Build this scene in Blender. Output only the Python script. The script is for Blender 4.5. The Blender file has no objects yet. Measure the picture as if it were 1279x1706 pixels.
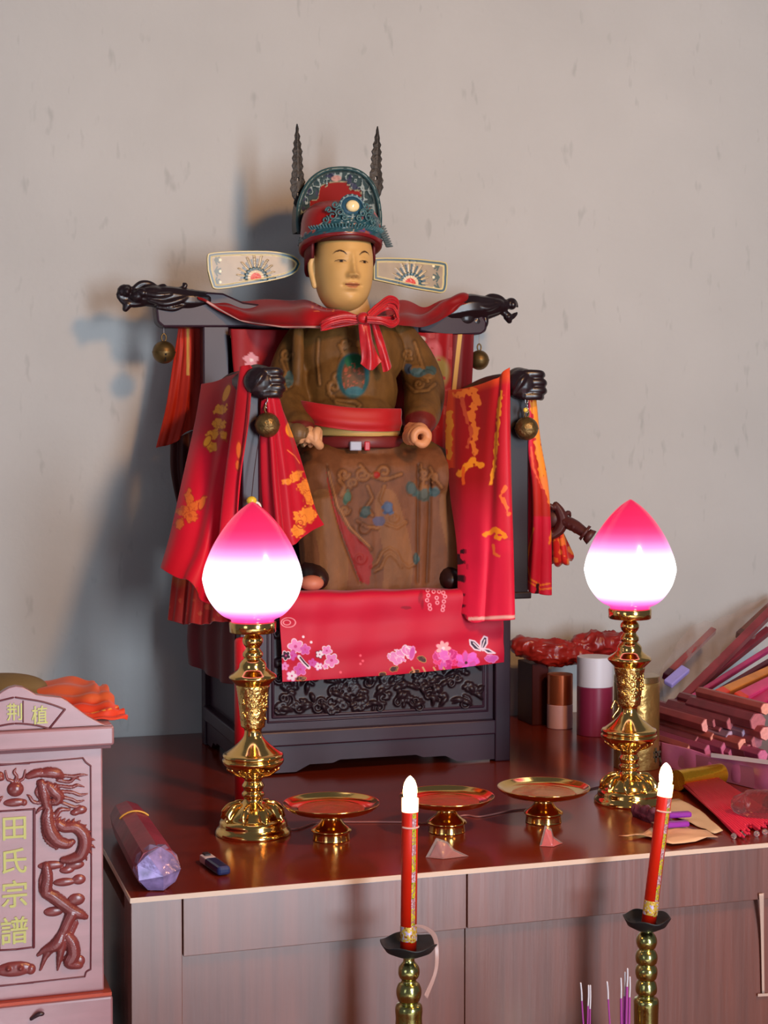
import bpy, bmesh, math, random
import numpy as np
from mathutils import Vector
random.seed(7)
rng = np.random.default_rng(5)
SC = bpy.context.scene
COL = SC.collection
R = math.radians

# ------------------------------------------------------------------ camera
T = 0.90                      # height of the altar table top
EYE = T + 0.57
FPX = 2588.0                  # focal length in pixels of a 1279 x 1706 frame
YAW, PIT = R(17.7), math.atan(99 / 2588)
cam_d = bpy.data.cameras.new('camera')
cam = bpy.data.objects.new('camera', cam_d)
COL.objects.link(cam)
cam.location = (0, 0, EYE)
cam.rotation_euler = (math.pi / 2 - PIT, 0, -YAW)
cam_d.sensor_fit = 'VERTICAL'
cam_d.sensor_height = 24
cam_d.lens = 24 * FPX / 1706
cam_d.clip_start = 0.05
SC.camera = cam

# ------------------------------------------------------------------ light
SC.view_settings.view_transform = 'Standard'
SC.view_settings.look = 'None'
SC.view_settings.gamma = 1
SC.view_settings.use_curve_mapping = False
SC.view_settings.exposure = 0.24
world = bpy.data.worlds.new('world')
SC.world = world
world.use_nodes = True
world.node_tree.nodes['Background'].inputs[0].default_value = (0.80, 0.84, 1.0, 1)
world.node_tree.nodes['Background'].inputs[1].default_value = 0.10


def area(name, loc, target, sx, sy, power, color, spread=180):
    l = bpy.data.lights.new(name, 'AREA')
    l.shape = 'RECTANGLE'
    l.size, l.size_y, l.energy, l.color = sx, sy, power, color
    l.spread = R(spread)
    o = bpy.data.objects.new(name, l)
    COL.objects.link(o)
    o.location = loc
    d = Vector(target) - Vector(loc)
    o.rotation_euler = d.to_track_quat('-Z', 'Y').to_euler()
    return o


area('doorway_daylight', (1.5, -1.9, 1.55), (1.5, 2.9, 1.3), 0.8, 1.9, 130, (0.76, 0.88, 1.0))
area('ceiling_lamp', (1.22, 0.8, 2.42), (0.85, 2.9, 1.3), 0.22, 0.22, 22, (1.0, 0.50, 0.17))
area('side_window', (-2.2, -0.2, 1.5), (0.5, 2.4, 1.0), 0.9, 1.3, 9, (0.72, 0.82, 1.0))
area('daylight_on_floor', (0.15, -2.6, 2.5), (0.15, -0.75, 0.0), 0.7, 0.8, 105, (0.76, 0.86, 1.0), 50)

# ------------------------------------------------------------------ frame maths
fw = np.array([math.sin(YAW) * math.cos(PIT), math.cos(YAW) * math.cos(PIT), -math.sin(PIT)])
rt = np.array([math.cos(YAW), -math.sin(YAW), 0.0])
up = np.cross(rt, fw)
E = np.array([0, 0, EYE])


def ray(px, py):
    return fw + rt * (px - 639.5) / FPX + up * (853 - py) / FPX


def at(px, py, Y):
    """point of the upright plane y = Y seen in that direction"""
    d = ray(px, py)
    return E + d * (Y / d[1])


def on(px, py, z=T):
    """point of the level plane z seen in that direction"""
    d = ray(px, py)
    return E + d * ((z - EYE) / d[2])


def inv(P):
    q = np.asarray(P) - E
    dd = q @ fw
    return 639.5 + FPX * (q @ rt) / dd, 853 - FPX * (q @ up) / dd


def mpp(px, py, Y):
    """metres per pixel there"""
    return (Y / ray(px, py)[1]) / FPX


# ------------------------------------------------------------------ colours, noise, materials
def S(r, g, b):
    o = []
    for c in (r, g, b):
        c /= 255
        o.append(c / 12.92 if c <= .04045 else ((c + .055) / 1.055) ** 2.4)
    return np.array(o)


def vnoise(x, y, z=0, s=1.0):
    x, y, z = (np.asarray(a, float) * s + 100 for a in (x, y, np.asarray(z) + 0 * np.asarray(x)))
    xi, yi, zi = (np.floor(a).astype(np.int64) for a in (x, y, z))
    fx, fy, fz = x - xi, y - yi, z - zi
    fx, fy, fz = (f * f * (3 - 2 * f) for f in (fx, fy, fz))

    def h(a, b, c):
        n = (a * 374761393 + b * 668265263 + c * 2147483647 + 1274126177) & 0xffffffff
        n = ((n ^ (n >> 13)) * 1274126177) & 0xffffffff
        return ((n ^ (n >> 16)) & 0xffff) / 65535.0
    r = 0
    for i in (0, 1):
        for j in (0, 1):
            for k in (0, 1):
                w = (fx if i else 1 - fx) * (fy if j else 1 - fy) * (fz if k else 1 - fz)
                r = r + w * h(xi + i, yi + j, zi + k)
    return r


MATS = {}


def mat(name, color=(.5, .5, .5), rough=.5, metal=0., spec=.5, vcol=False, noise=0., nscale=20., nvec=(1, 1, 1),
        bump=0., bscale=40., bvec=(1, 1, 1), coat=0., sheen=0., emit=0., trans=0., alpha=1., ior=1.45, bumpdist=.004, sub=0.):
    if name in MATS:
        return MATS[name]
    m = bpy.data.materials.new(name)
    m.use_nodes = True
    nt = m.node_tree
    N, L = nt.nodes, nt.links
    b = N['Principled BSDF']
    b.inputs['Roughness'].default_value = rough
    b.inputs['Metallic'].default_value = metal
    b.inputs['Specular IOR Level'].default_value = spec
    b.inputs['Coat Weight'].default_value = coat
    b.inputs['Coat Roughness'].default_value = .12
    b.inputs['Sheen Weight'].default_value = sheen
    b.inputs['Sheen Roughness'].default_value = .4
    b.inputs['Transmission Weight'].default_value = trans
    b.inputs['IOR'].default_value = ior
    b.inputs['Alpha'].default_value = alpha
    if sub:
        b.inputs['Subsurface Weight'].default_value = sub
        b.inputs['Subsurface Scale'].default_value = .01
    c4 = (*[float(c) for c in color], 1)
    b.inputs['Base Color'].default_value = c4
    src = None
    if vcol:
        a = N.new('ShaderNodeAttribute')
        a.attribute_name = 'Col'
        src = a.outputs['Color']
    tc = N.new('ShaderNodeTexCoord')
    if noise:
        mp = N.new('ShaderNodeMapping')
        mp.inputs['Scale'].default_value = nvec
        L.new(tc.outputs['Object'], mp.inputs['Vector'])
        nz = N.new('ShaderNodeTexNoise')
        nz.inputs['Scale'].default_value = nscale
        nz.inputs['Detail'].default_value = 5
        L.new(mp.outputs[0], nz.inputs['Vector'])
        mr = N.new('ShaderNodeMapRange')
        mr.inputs['From Min'].default_value = .3
        mr.inputs['From Max'].default_value = .7
        mr.inputs['To Min'].default_value = 1 - noise
        mr.inputs['To Max'].default_value = 1 + noise
        L.new(nz.outputs['Fac'], mr.inputs['Value'])
        vm = N.new('ShaderNodeVectorMath')
        vm.operation = 'SCALE'
        if src:
            L.new(src, vm.inputs[0])
        else:
            vm.inputs[0].default_value = c4[:3]
        L.new(mr.outputs[0], vm.inputs['Scale'])
        src = vm.outputs[0]
    if src:
        L.new(src, b.inputs['Base Color'])
    if emit:
        b.inputs['Emission Strength'].default_value = emit
        if src:
            L.new(src, b.inputs['Emission Color'])
        else:
            b.inputs['Emission Color'].default_value = c4
    if bump:
        mp2 = N.new('ShaderNodeMapping')
        mp2.inputs['Scale'].default_value = bvec
        L.new(tc.outputs['Object'], mp2.inputs['Vector'])
        n2 = N.new('ShaderNodeTexNoise')
        n2.inputs['Scale'].default_value = bscale
        n2.inputs['Detail'].default_value = 4
        L.new(mp2.outputs[0], n2.inputs['Vector'])
        bp = N.new('ShaderNodeBump')
        bp.inputs['Strength'].default_value = bump
        bp.inputs['Distance'].default_value = bumpdist
        L.new(n2.outputs['Fac'], bp.inputs['Height'])
        L.new(bp.outputs[0], b.inputs['Normal'])
    MATS[name] = m
    return m


# ------------------------------------------------------------------ objects
ORG = {}


def tag(o, label=None, cat=None, group=None, kind=None):
    if label:
        o['label'] = label
    if cat:
        o['category'] = cat
    if group:
        o['group'] = group
    if kind:
        o['kind'] = kind
    return o


def thing(name, loc, label, cat, group=None):
    o = bpy.data.objects.new(name, None)
    COL.objects.link(o)
    o.location = [float(a) for a in loc]
    o.empty_display_size = .02
    ORG[o.name] = np.array(loc, float)
    return tag(o, label, cat, group)


def mk(name, VF, m, parent=None, smooth=True, col=None, bevel=0, solid=0, sub=0, auto=None):
    """link one mesh object from world-space vertices"""
    V, Fc = VF
    V = np.asarray(V, float)
    if parent is not None:
        org = ORG[parent.name]
    else:
        org = np.array([V[:, 0].mean(), V[:, 1].mean(), V[:, 2].min()])
    me = bpy.data.meshes.new(name)
    me.from_pydata((V - org).tolist(), [], [tuple(int(i) for i in f) for f in Fc])
    me.update()
    if smooth:
        me.polygons.foreach_set('use_smooth', [True] * len(me.polygons))
    me.materials.append(m)
    if col is not None:
        a = me.color_attributes.new('Col', 'FLOAT_COLOR', 'POINT')
        c4 = np.ones((len(V), 4))
        c4[:, :3] = np.clip(col, 0, 4)
        a.data.foreach_set('color', c4.ravel())
    o = bpy.data.objects.new(name, me)
    COL.objects.link(o)
    ORG[o.name] = org
    if parent is not None:
        o.parent = parent
    else:
        o.location = org.tolist()
    if auto:
        with_auto(me, auto)
    if bevel:
        b = o.modifiers.new('bevel', 'BEVEL')
        b.width = bevel
        b.segments = 2
        b.limit_method = 'ANGLE'
    if solid:
        s = o.modifiers.new('solid', 'SOLIDIFY')
        s.thickness = solid
        s.offset = 0
    if sub:
        s = o.modifiers.new('sub', 'SUBSURF')
        s.levels = s.render_levels = sub
    return o


def with_auto(me, ang):
    me.set_sharp_from_angle(angle=R(ang))


def clone(root, loc, label=None, group=None):
    """copy of a thing with copies of its parts and sub-parts"""
    r = root.copy()
    COL.objects.link(r)
    r.location = [float(a) for a in loc]
    ORG[r.name] = np.array(loc, float)
    if label:
        r['label'] = label
    if group:
        r['group'] = group
    for ch in list(root.children):
        c = ch.copy()
        COL.objects.link(c)
        c.parent = r
        for g in ch.children:
            d = g.copy()
            COL.objects.link(d)
            d.parent = c
    return r


# ------------------------------------------------------------------ shapes: (V, F)
def join(parts):
    Vs, Fs, n = [], [], 0
    for V, Fc in parts:
        V = np.asarray(V, float)
        Vs.append(V)
        Fs += [tuple(int(i) + n for i in f) for f in Fc]
        n += len(V)
    return np.vstack(Vs), Fs


def ell(c, r, n=20, rz=0, ry=0):
    V, Fc = [], []
    m = n // 2
    for i in range(1, m):
        a = math.pi * i / m
        for j in range(n):
            b = 2 * math.pi * j / n
            V.append((math.sin(a) * math.cos(b), math.sin(a) * math.sin(b), math.cos(a)))
    V += [(0, 0, 1), (0, 0, -1)]
    for i in range(m - 2):
        for j in range(n):
            k = (j + 1) % n
            Fc.append((i * n + j, (i + 1) * n + j, (i + 1) * n + k, i * n + k))
    t, b = len(V) - 2, len(V) - 1
    for j in range(n):
        k = (j + 1) % n
        Fc.append((t, j, k))
        Fc.append((b, (m - 2) * n + k, (m - 2) * n + j))
    V = np.array(V) * np.array(r if np.ndim(r) else (r, r, r))
    if ry:
        c_, s_ = math.cos(ry), math.sin(ry)
        V = V @ np.array([[c_, 0, -s_], [0, 1, 0], [s_, 0, c_]])
    if rz:
        c_, s_ = math.cos(rz), math.sin(rz)
        V = V @ np.array([[c_, s_, 0], [-s_, c_, 0], [0, 0, 1]])
    return V + np.array(c), Fc


def cat(P, n):
    """smooth curve through control points"""
    P = np.asarray(P, float)
    if len(P) == 2:
        t = np.linspace(0, 1, n)[:, None]
        return P[0] * (1 - t) + P[1] * t
    Q = np.concatenate([(2 * P[0] - P[1])[None], P, (2 * P[-1] - P[-2])[None]])
    u = np.linspace(0, len(P) - 1 - 1e-9, n)
    i = u.astype(int)
    t = (u - i)
    sh = (len(t),) + (1,) * (P.ndim - 1)
    t = t.reshape(sh)
    a, b, c, d = Q[i], Q[i + 1], Q[i + 2], Q[i + 3]
    return .5 * (2 * b + (c - a) * t + (2 * a - 5 * b + 4 * c - d) * t * t + (3 * b - a - 3 * c + d) * t ** 3)


def tub(P, r, n=12, k=None, flat=1.0, caps=True, smooth=True):
    """round bar along a curve; r a number or one radius per control point"""
    P = np.asarray(P, float)
    rr = np.full(len(P), r, float) if np.ndim(r) == 0 else np.asarray(r, float)
    if len(rr) != len(P):
        rr = np.interp(np.linspace(0, 1, len(P)), np.linspace(0, 1, len(rr)), rr)
    if smooth and len(P) > 2:
        k = k or len(P) * 5
        Q = cat(np.hstack([P, rr[:, None]]), k)
        P, rr = Q[:, :3], np.maximum(Q[:, 3], 1e-5)
    tg = np.gradient(P, axis=0)
    tg /= np.linalg.norm(tg, axis=1)[:, None] + 1e-12
    nrm = np.cross(tg[0], [0, 1, 0])
    if np.linalg.norm(nrm) < .2:
        nrm = np.cross(tg[0], [1, 0, 0])
    nrm /= np.linalg.norm(nrm)
    V, Fc = [], []
    if caps:
        rows = []
        for f, g in ((-.95, .3), (-.7, .7)):
            rows.append((P[0] + tg[0] * f * rr[0], rr[0] * g, tg[0]))
        rows += [(P[i], rr[i], tg[i]) for i in range(len(P))]
        for f, g in ((.7, .7), (.95, .3)):
            rows.append((P[-1] + tg[-1] * f * rr[-1], rr[-1] * g, tg[-1]))
    else:
        rows = [(P[i], rr[i], tg[i]) for i in range(len(P))]
    a = np.arange(n) * 2 * math.pi / n
    for p, q, t in rows:
        nrm = nrm - t * (nrm @ t)
        nrm /= np.linalg.norm(nrm) + 1e-12
        bi = np.cross(t, nrm)
        V.append(p + q * (np.cos(a)[:, None] * nrm + flat * np.sin(a)[:, None] * bi))
    V = np.vstack(V)
    L = len(rows)
    for i in range(L - 1):
        for j in range(n):
            k2 = (j + 1) % n
            Fc.append((i * n + j, i * n + k2, (i + 1) * n + k2, (i + 1) * n + j))
    Fc.append(tuple(range(n))[::-1])
    Fc.append(tuple((L - 1) * n + j for j in range(n)))
    return V, Fc


def box(c, s, rz=0):
    x, y, z = (a / 2 for a in s)
    V = np.array([(i * x, j * y, k * z) for k in (-1, 1) for j in (-1, 1) for i in (-1, 1)])
    if rz:
        c_, s_ = math.cos(rz), math.sin(rz)
        V = V @ np.array([[c_, s_, 0], [-s_, c_, 0], [0, 0, 1]])
    return V + np.array(c), [(0, 2, 3, 1), (4, 5, 7, 6), (0, 1, 5, 4), (2, 6, 7, 3), (0, 4, 6, 2), (1, 3, 7, 5)]


def bx(x0, x1, y0, y1, z0, z1):
    return box(((x0 + x1) / 2, (y0 + y1) / 2, (z0 + z1) / 2), (x1 - x0, y1 - y0, z1 - z0))


def bar(p, q, w, h, upv=(0, 0, 1)):
    """rectangular bar from p to q"""
    p, q = np.array(p, float), np.array(q, float)
    t = (q - p) / np.linalg.norm(q - p)
    s = np.cross(t, upv)
    s /= np.linalg.norm(s)
    u = np.cross(s, t)
    V = [a + s * i * w / 2 + u * j * h / 2 for a in (p, q) for j in (-1, 1) for i in (-1, 1)]
    return np.array(V), [(0, 2, 3, 1), (4, 5, 7, 6), (0, 1, 5, 4), (2, 6, 7, 3), (0, 4, 6, 2), (1, 3, 7, 5)]


def lathe(prof, c, n=48):
    prof = [(max(r, 1e-5), z) for r, z in prof]
    V, Fc = [], []
    a = np.arange(n) * 2 * math.pi / n
    for r, z in prof:
        V.append(np.stack([c[0] + r * np.cos(a), c[1] + r * np.sin(a), np.full(n, c[2] + z)], 1))
    for i in range(len(prof) - 1):
        for j in range(n):
            k = (j + 1) % n
            Fc.append((i * n + j, i * n + k, (i + 1) * n + k, (i + 1) * n + j))
    Fc.append(tuple(range(n))[::-1])
    Fc.append(tuple((len(prof) - 1) * n + j for j in range(n)))
    return np.vstack(V), Fc


def spin(prof, sm=3):
    """smooth a lathe profile a little"""
    P = np.array(prof, float)
    return [tuple(q) for q in cat(P, len(P) * sm)]


def plate(outline, Y, th, pts=None):
    """solid of a px outline standing at depth Y, thickness th going back"""
    P = [at(x, y, Y) for x, y in outline]
    n = len(P)
    V = P + [p + np.array((0, th, 0)) for p in P]
    Fc = [tuple(range(n))[::-1], tuple(range(n, 2 * n))]
    Fc += [(i, (i + 1) % n, n + (i + 1) % n, n + i) for i in range(n)]
    V = np.array(V)
    x = V[:n, 0]
    z = V[:n, 2]
    if np.sum(x * np.roll(z, -1) - np.roll(x, -1) * z) > 0:
        Fc = [f[::-1] for f in Fc]
    return V, Fc


def fuse(parts, voxel, smooth=2):
    """one continuous skin over overlapping closed pieces"""
    V, Fc = join(parts)
    me = bpy.data.meshes.new('tmp')
    me.from_pydata(V.tolist(), [], Fc)
    o = bpy.data.objects.new('tmp', me)
    COL.objects.link(o)
    md = o.modifiers.new('r', 'REMESH')
    md.mode = 'VOXEL'
    md.voxel_size = voxel
    dg = bpy.context.evaluated_depsgraph_get()
    ev = o.evaluated_get(dg)
    m2 = ev.to_mesh()
    V = np.empty(len(m2.vertices) * 3)
    m2.vertices.foreach_get('co', V)
    V = V.reshape(-1, 3)
    Fc = [tuple(p.vertices) for p in m2.polygons]
    ev.to_mesh_clear()
    bpy.data.objects.remove(o)
    bpy.data.meshes.remove(me)
    return relax(V, Fc, smooth), Fc


def edges(Fc):
    e = set()
    for f in Fc:
        for i in range(len(f)):
            a, b = f[i], f[(i + 1) % len(f)]
            e.add((a, b) if a < b else (b, a))
    return np.array(list(e))


def relax(V, Fc, it):
    if not it:
        return V
    e = edges(Fc)
    n = len(V)
    deg = np.bincount(e[:, 0], minlength=n) + np.bincount(e[:, 1], minlength=n)
    for _ in range(it):
        A = np.stack([np.bincount(e[:, 0], V[e[:, 1], k], n) + np.bincount(e[:, 1], V[e[:, 0], k], n) for k in range(3)], 1)
        V = V * .35 + .65 * A / np.maximum(deg, 1)[:, None]
    return V


def normals(V, Fc):
    N = np.zeros_like(V)
    F4 = np.array([(f[0], f[1], f[2], f[-1]) for f in Fc])
    n = np.cross(V[F4[:, 2]] - V[F4[:, 0]], V[F4[:, 3]] - V[F4[:, 1]])
    for k in range(4):
        for d in range(3):
            N[:, d] += np.bincount(F4[:, k], n[:, d], len(V))
    return N / (np.linalg.norm(N, axis=1)[:, None] + 1e-12)


def grid(rows, nu, nv, fold=None):
    """smooth sheet through rows of (px, py, Y); fold(u, v) pushes it towards its normal"""
    Cc = np.array([[at(*p) for p in r] for r in rows])
    A = np.stack([cat(r, nu) for r in Cc])
    G = cat(A, nv)
    U, W = np.meshgrid(np.linspace(0, 1, nu), np.linspace(0, 1, nv))
    if fold is not None:
        du = np.gradient(G, axis=1)
        dv = np.gradient(G, axis=0)
        n = np.cross(du, dv)
        n /= np.linalg.norm(n, axis=2)[:, :, None] + 1e-12
        n *= np.where(n[:, :, 1:2].mean() > 0, -1, 1)
        G = G + n * fold(U, W)[:, :, None]
    V = G.reshape(-1, 3)
    Fc = [(i * nu + j, (i + 1) * nu + j, (i + 1) * nu + j + 1, i * nu + j + 1) for i in range(nv - 1) for j in range(nu - 1)]
    return V, Fc, U.ravel(), W.ravel()


def cloth(name, rows, m, paint, parent=None, fold=None, nu=120, nv=160, solid=.0022):
    V, Fc, U, W = grid(rows, nu, nv, fold)
    X, Y = inv(V)
    c = paint(U, W, X, Y)
    return mk(name, (V, Fc), m, parent, col=c, solid=solid)


# painting patterns that belong to the cloth or the carving
def base(X, c):
    return np.tile(np.asarray(c, float), (len(X), 1))


def put(col, mask, c):
    mask = np.clip(mask, 0, 1)[:, None]
    col[:] = col * (1 - mask) + np.asarray(c) * mask


def seg(X, Y, pts):
    d = np.full(len(X), 1e9)
    for (x0, y0), (x1, y1) in zip(pts[:-1], pts[1:]):
        vx, vy = x1 - x0, y1 - y0
        t = np.clip(((X - x0) * vx + (Y - y0) * vy) / (vx * vx + vy * vy + 1e-9), 0, 1)
        d = np.minimum(d, np.hypot(X - x0 - t * vx, Y - y0 - t * vy))
    return d


def line(col, X, Y, pts, w, c):
    put(col, (w - seg(X, Y, pts)) + .5, c)


def disc(X, Y, cx, cy, rx, ry=None, a=0):
    ry = ry or rx
    x, y = X - cx, Y - cy
    c_, s_ = math.cos(R(a)), math.sin(R(a))
    return 1 - np.hypot((x * c_ + y * s_) / rx, (-x * s_ + y * c_) / ry)


def flower(col, X, Y, cx, cy, r, c, k=5, rot=0, mid=None, edge=None):
    th = np.arctan2(Y - cy, X - cx) + rot
    d = np.hypot(X - cx, Y - cy)
    lim = r * (.62 + .38 * np.abs(np.cos(k * th / 2)))
    if edge is not None:
        put(col, (lim + 1.3 - d), edge)
    put(col, (lim - d), c)
    if mid is not None:
        put(col, (r * .25 - d), mid)


def inpoly(X, Y, pts):
    r = np.zeros(len(X), bool)
    n = len(pts)
    for i in range(n):
        x0, y0 = pts[i]
        x1, y1 = pts[(i + 1) % n]
        if y0 == y1:
            continue
        c = ((Y < y0) != (Y < y1)) & (X < (x1 - x0) * (Y - y0) / (y1 - y0) + x0)
        r ^= c
    return r.astype(float)

# ================================================================== materials
WALL = mat('plaster', S(185, 183, 180), .9, noise=.05, nscale=3, bump=.25, bscale=60, spec=.2)
TOPM = mat('red_laminate', S(110, 34, 16), .2, noise=.12, nscale=6, nvec=(.4, 6, 1), spec=.5)
FRONT = mat('wood_laminate', S(104, 48, 30), .36, ior=1.75, noise=.27, nscale=7, nvec=(7, 7, .35), spec=1.0, bump=.1, bscale=9, bvec=(9, 9, .5))
EDGE = mat('edge_band', S(205, 178, 160), .4)
LACQ = mat('dark_lacquer', S(48, 22, 36), .4, spec=.4, noise=.15, nscale=14)
LACB = mat('black_and_shaded_lacquer', S(30, 16, 20), .32, spec=.6)
CARV = mat('carved_lacquer', S(38, 22, 28), .42, spec=.45)
BRASS = mat('polished_brass', S(226, 182, 108), .13, 1.0)
BRASS2 = mat('engraved_brass', S(226, 184, 110), .17, 1.0, bump=.9, bscale=120, bumpdist=.003)
OLDB = mat('old_brass', S(112, 88, 52), .42, .8, noise=.25, nscale=60)
OLDB2 = mat('old_engraved_brass', S(120, 96, 58), .4, .8, noise=.3, nscale=60, bump=.7, bscale=130)
GREENB = mat('greenish_brass', S(176, 168, 104), .2, 1.0, bump=.25, bscale=70)
SATIN = mat('satin_cloth', vcol=True, rough=.5, sheen=.12, spec=.25, bump=.12, bscale=30, noise=.06, nscale=12)
PAINT = mat('painted_wood', vcol=True, rough=.55, spec=.22, noise=.22, nscale=30, nvec=(1.6, 1.6, .5), bump=.25, bscale=90)
PAINTG = mat('painted_gloss', vcol=True, rough=.3, spec=.5)
PLAST = mat('clear_film', (.95, .93, .97), .12, trans=.9, ior=1.3, alpha=.55, bump=.8, bscale=40)
STEEL = mat('steel_wire', S(190, 185, 180), .25, 1.0)


def plain(name, c, rough=.5, **k):
    return mat(name, S(*c), rough, **k)


# wall gets fine vertical flecks and slow stains
nt = WALL.node_tree
N, L = nt.nodes, nt.links
tc = N.new('ShaderNodeTexCoord')
mp = N.new('ShaderNodeMapping')
mp.inputs['Scale'].default_value = (1, 1, .35)
L.new(tc.outputs['Object'], mp.inputs['Vector'])
vo = N.new('ShaderNodeTexNoise')
vo.inputs['Scale'].default_value = 42
vo.inputs['Detail'].default_value = 2
L.new(mp.outputs[0], vo.inputs['Vector'])
mr = N.new('ShaderNodeMapRange')
mr.inputs['From Min'].default_value = .66
mr.inputs['From Max'].default_value = .78
mr.inputs['To Min'].default_value = 1
mr.inputs['To Max'].default_value = .84
L.new(vo.outputs['Fac'], mr.inputs['Value'])
b = N['Principled BSDF']
old = b.inputs['Base Color'].links[0].from_socket
vm = N.new('ShaderNodeVectorMath')
vm.operation = 'SCALE'
L.new(old, vm.inputs[0])
L.new(mr.outputs[0], vm.inputs['Scale'])
L.new(vm.outputs[0], b.inputs['Base Color'])

# ================================================================== structure
YW = 3.11
tag(mk('wall_back', bx(-2.5, 4.2, YW, YW + .12, 0, 3.2), WALL, smooth=False), kind='structure')
tag(mk('floor', bx(-2.5, 4.2, -4, YW, -.06, 0), mat('floor_stone', S(150, 140, 130), .5, noise=.1, nscale=4), smooth=False), kind='structure')

# ================================================================== altar table
c0 = on(218, 1497)
TX0, TY0 = c0[0], c0[1]
TX1 = 2.62
table = thing('altar_table', ((TX0 + TX1) / 2, TY0 + .5, 0), 'long altar table with glossy red-brown top and wood-grain front under the throne', 'table')
ap = .082
mk('table_top', bx(TX0, TX1, TY0, YW - .004, T - .006, T), TOPM, table, smooth=False)
# light edge band shared by front and left side
mk('edge_band', bx(TX0 - .0012, TX1, TY0 - .0015, TY0 + .0, T - .006, T + .0006), EDGE, table, smooth=False)
mk('edge_band', bx(TX0 - .0015, TX0, TY0, YW - .004, T - .006, T + .0006), EDGE, table, smooth=False)
xa = at(305, 1493, TY0)[0]
xb = at(778, 1450, TY0)[0]
mk('end_panel', bx(TX0, xa - .0015, TY0, TY0 + .06, 0, T - .0062), FRONT, table, smooth=False, bevel=.0008)
mk('side_panel', bx(TX0, TX0 + .02, TY0 + .0601, YW - .004, 0, T - .03), FRONT, table, smooth=False)
mk('apron', bx(xa, xb - .001, TY0, TY0 + .05, T - ap, T - .0062), FRONT, table, smooth=False, bevel=.0008)
mk('apron', bx(xb + .0008, TX1, TY0, TY0 + .05, T - ap, T - .0062), FRONT, table, smooth=False, bevel=.0008)
xs = [xa, xb + .002, at(1279, 1600, TY0)[0] + .25, TX1]
for i in range(3):
    mk('front_panel', bx(xs[i], xs[i + 1] - .0012, TY0 + .012, TY0 + .03, .03, T - ap), FRONT, table, smooth=False, bevel=.0005)

# ================================================================== throne
YB = 2.65
bxl = at(400, 1290, YB)[0]
bxr = at(850, 1272, YB)[0]
YK = 3.0
ztop = at(640, 1000, YB)[2]
throne = thing('carved_throne', ((bxl + bxr) / 2, YB + .17, T), 'dark purple lacquered dragon throne standing on the altar table under the statue', 'throne')
pw = .030
fr = []
ypx = lambda y: at(640, y, YB)[2]
zr0, zr1 = at(820, 1223, YB)[2], at(820, 1199, YB)[2]       # rail under carved panel
zap = at(760, 1254, YB)[2]
fr.append(bx(bxl + .012, bxr - .012, YB + .012, YK - .01, T + .045, ztop - .004))
mk('base_box', join(fr), LACQ, throne, smooth=False, bevel=.002)
for x in (bxl, bxr - pw):
    for y in (YB, YK - pw):
        mk('corner_post', bx(x, x + pw, y, y + pw, T, ztop), LACQ, throne, smooth=False, bevel=.002)
mk('seat_board', bx(bxl - .004, bxr + .004, YB - .004, YK, ztop, ztop + .012), LACQ, throne, smooth=False, bevel=.002)
mk('rail', bx(bxl + pw, bxr - pw, YB - .004, YB + .02, zr0, zr1), LACQ, throne, smooth=False, bevel=.003)
mk('rail', bx(bxl - .004, bxl + .02, YB + pw, YK - pw, zr0, zr1), LACQ, throne, smooth=False, bevel=.003)
mk('rail', bx(bxr - .02, bxr + .004, YB + pw, YK - pw, zr0, zr1), LACQ, throne, smooth=False, bevel=.003)


def shaped_apron(x0, x1, y, zt, axis='x'):
    pts = [(0, zt), (0, T + .004), (.16, T + .004), (.215, T + .016), (.31, T + .016), (.34, zap), (.66, zap), (.69, T + .016), (.785, T + .016), (.84, T + .004), (1, T + .004), (1, zt)]
    n = len(pts)
    if axis == 'x':
        A = [np.array((x0 + (x1 - x0) * u, y, z)) for u, z in pts]
        B = [a + np.array((0, .012, 0)) for a in A]
    else:
        A = [np.array((y, x0 + (x1 - x0) * u, z)) for u, z in pts]
        B = [a + np.array((.012, 0, 0)) for a in A]
    Fc = [tuple(range(n)), tuple(range(2 * n - 1, n - 1, -1))] + [(i, n + i, n + (i + 1) % n, (i + 1) % n) for i in range(n)]
    return np.array(A + B), Fc


mk('apron', shaped_apron(bxl + pw, bxr - pw, YB + .004, zr0), LACQ, throne, smooth=False)
mk('apron', shaped_apron(YB + pw, YK - pw, bxl + .004, zr0, 'y'), LACQ, throne, smooth=False)
# recessed carved panel with bead frame
px0, px1 = bxl + .062, bxr - .05
pz0, pz1 = at(640, 1187, YB)[2], ztop - .03


def bead(x0, x1, z0, z1, y, r=.0022):
    return join([tub([(x0, y, z0), (x1, y, z0)], r, 8), tub([(x0, y, z1), (x1, y, z1)], r, 8),
                 tub([(x0, y, z0), (x0, y, z1)], r, 8), tub([(x1, y, z0), (x1, y, z1)], r, 8)])


mk('panel_frame', join([bead(px0, px1, pz0, pz1, YB + .012, .003), bead(px0 - .009, px1 + .009, pz0 - .009, pz1 + .009, YB + .012, .002)]), LACQ, throne)
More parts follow.
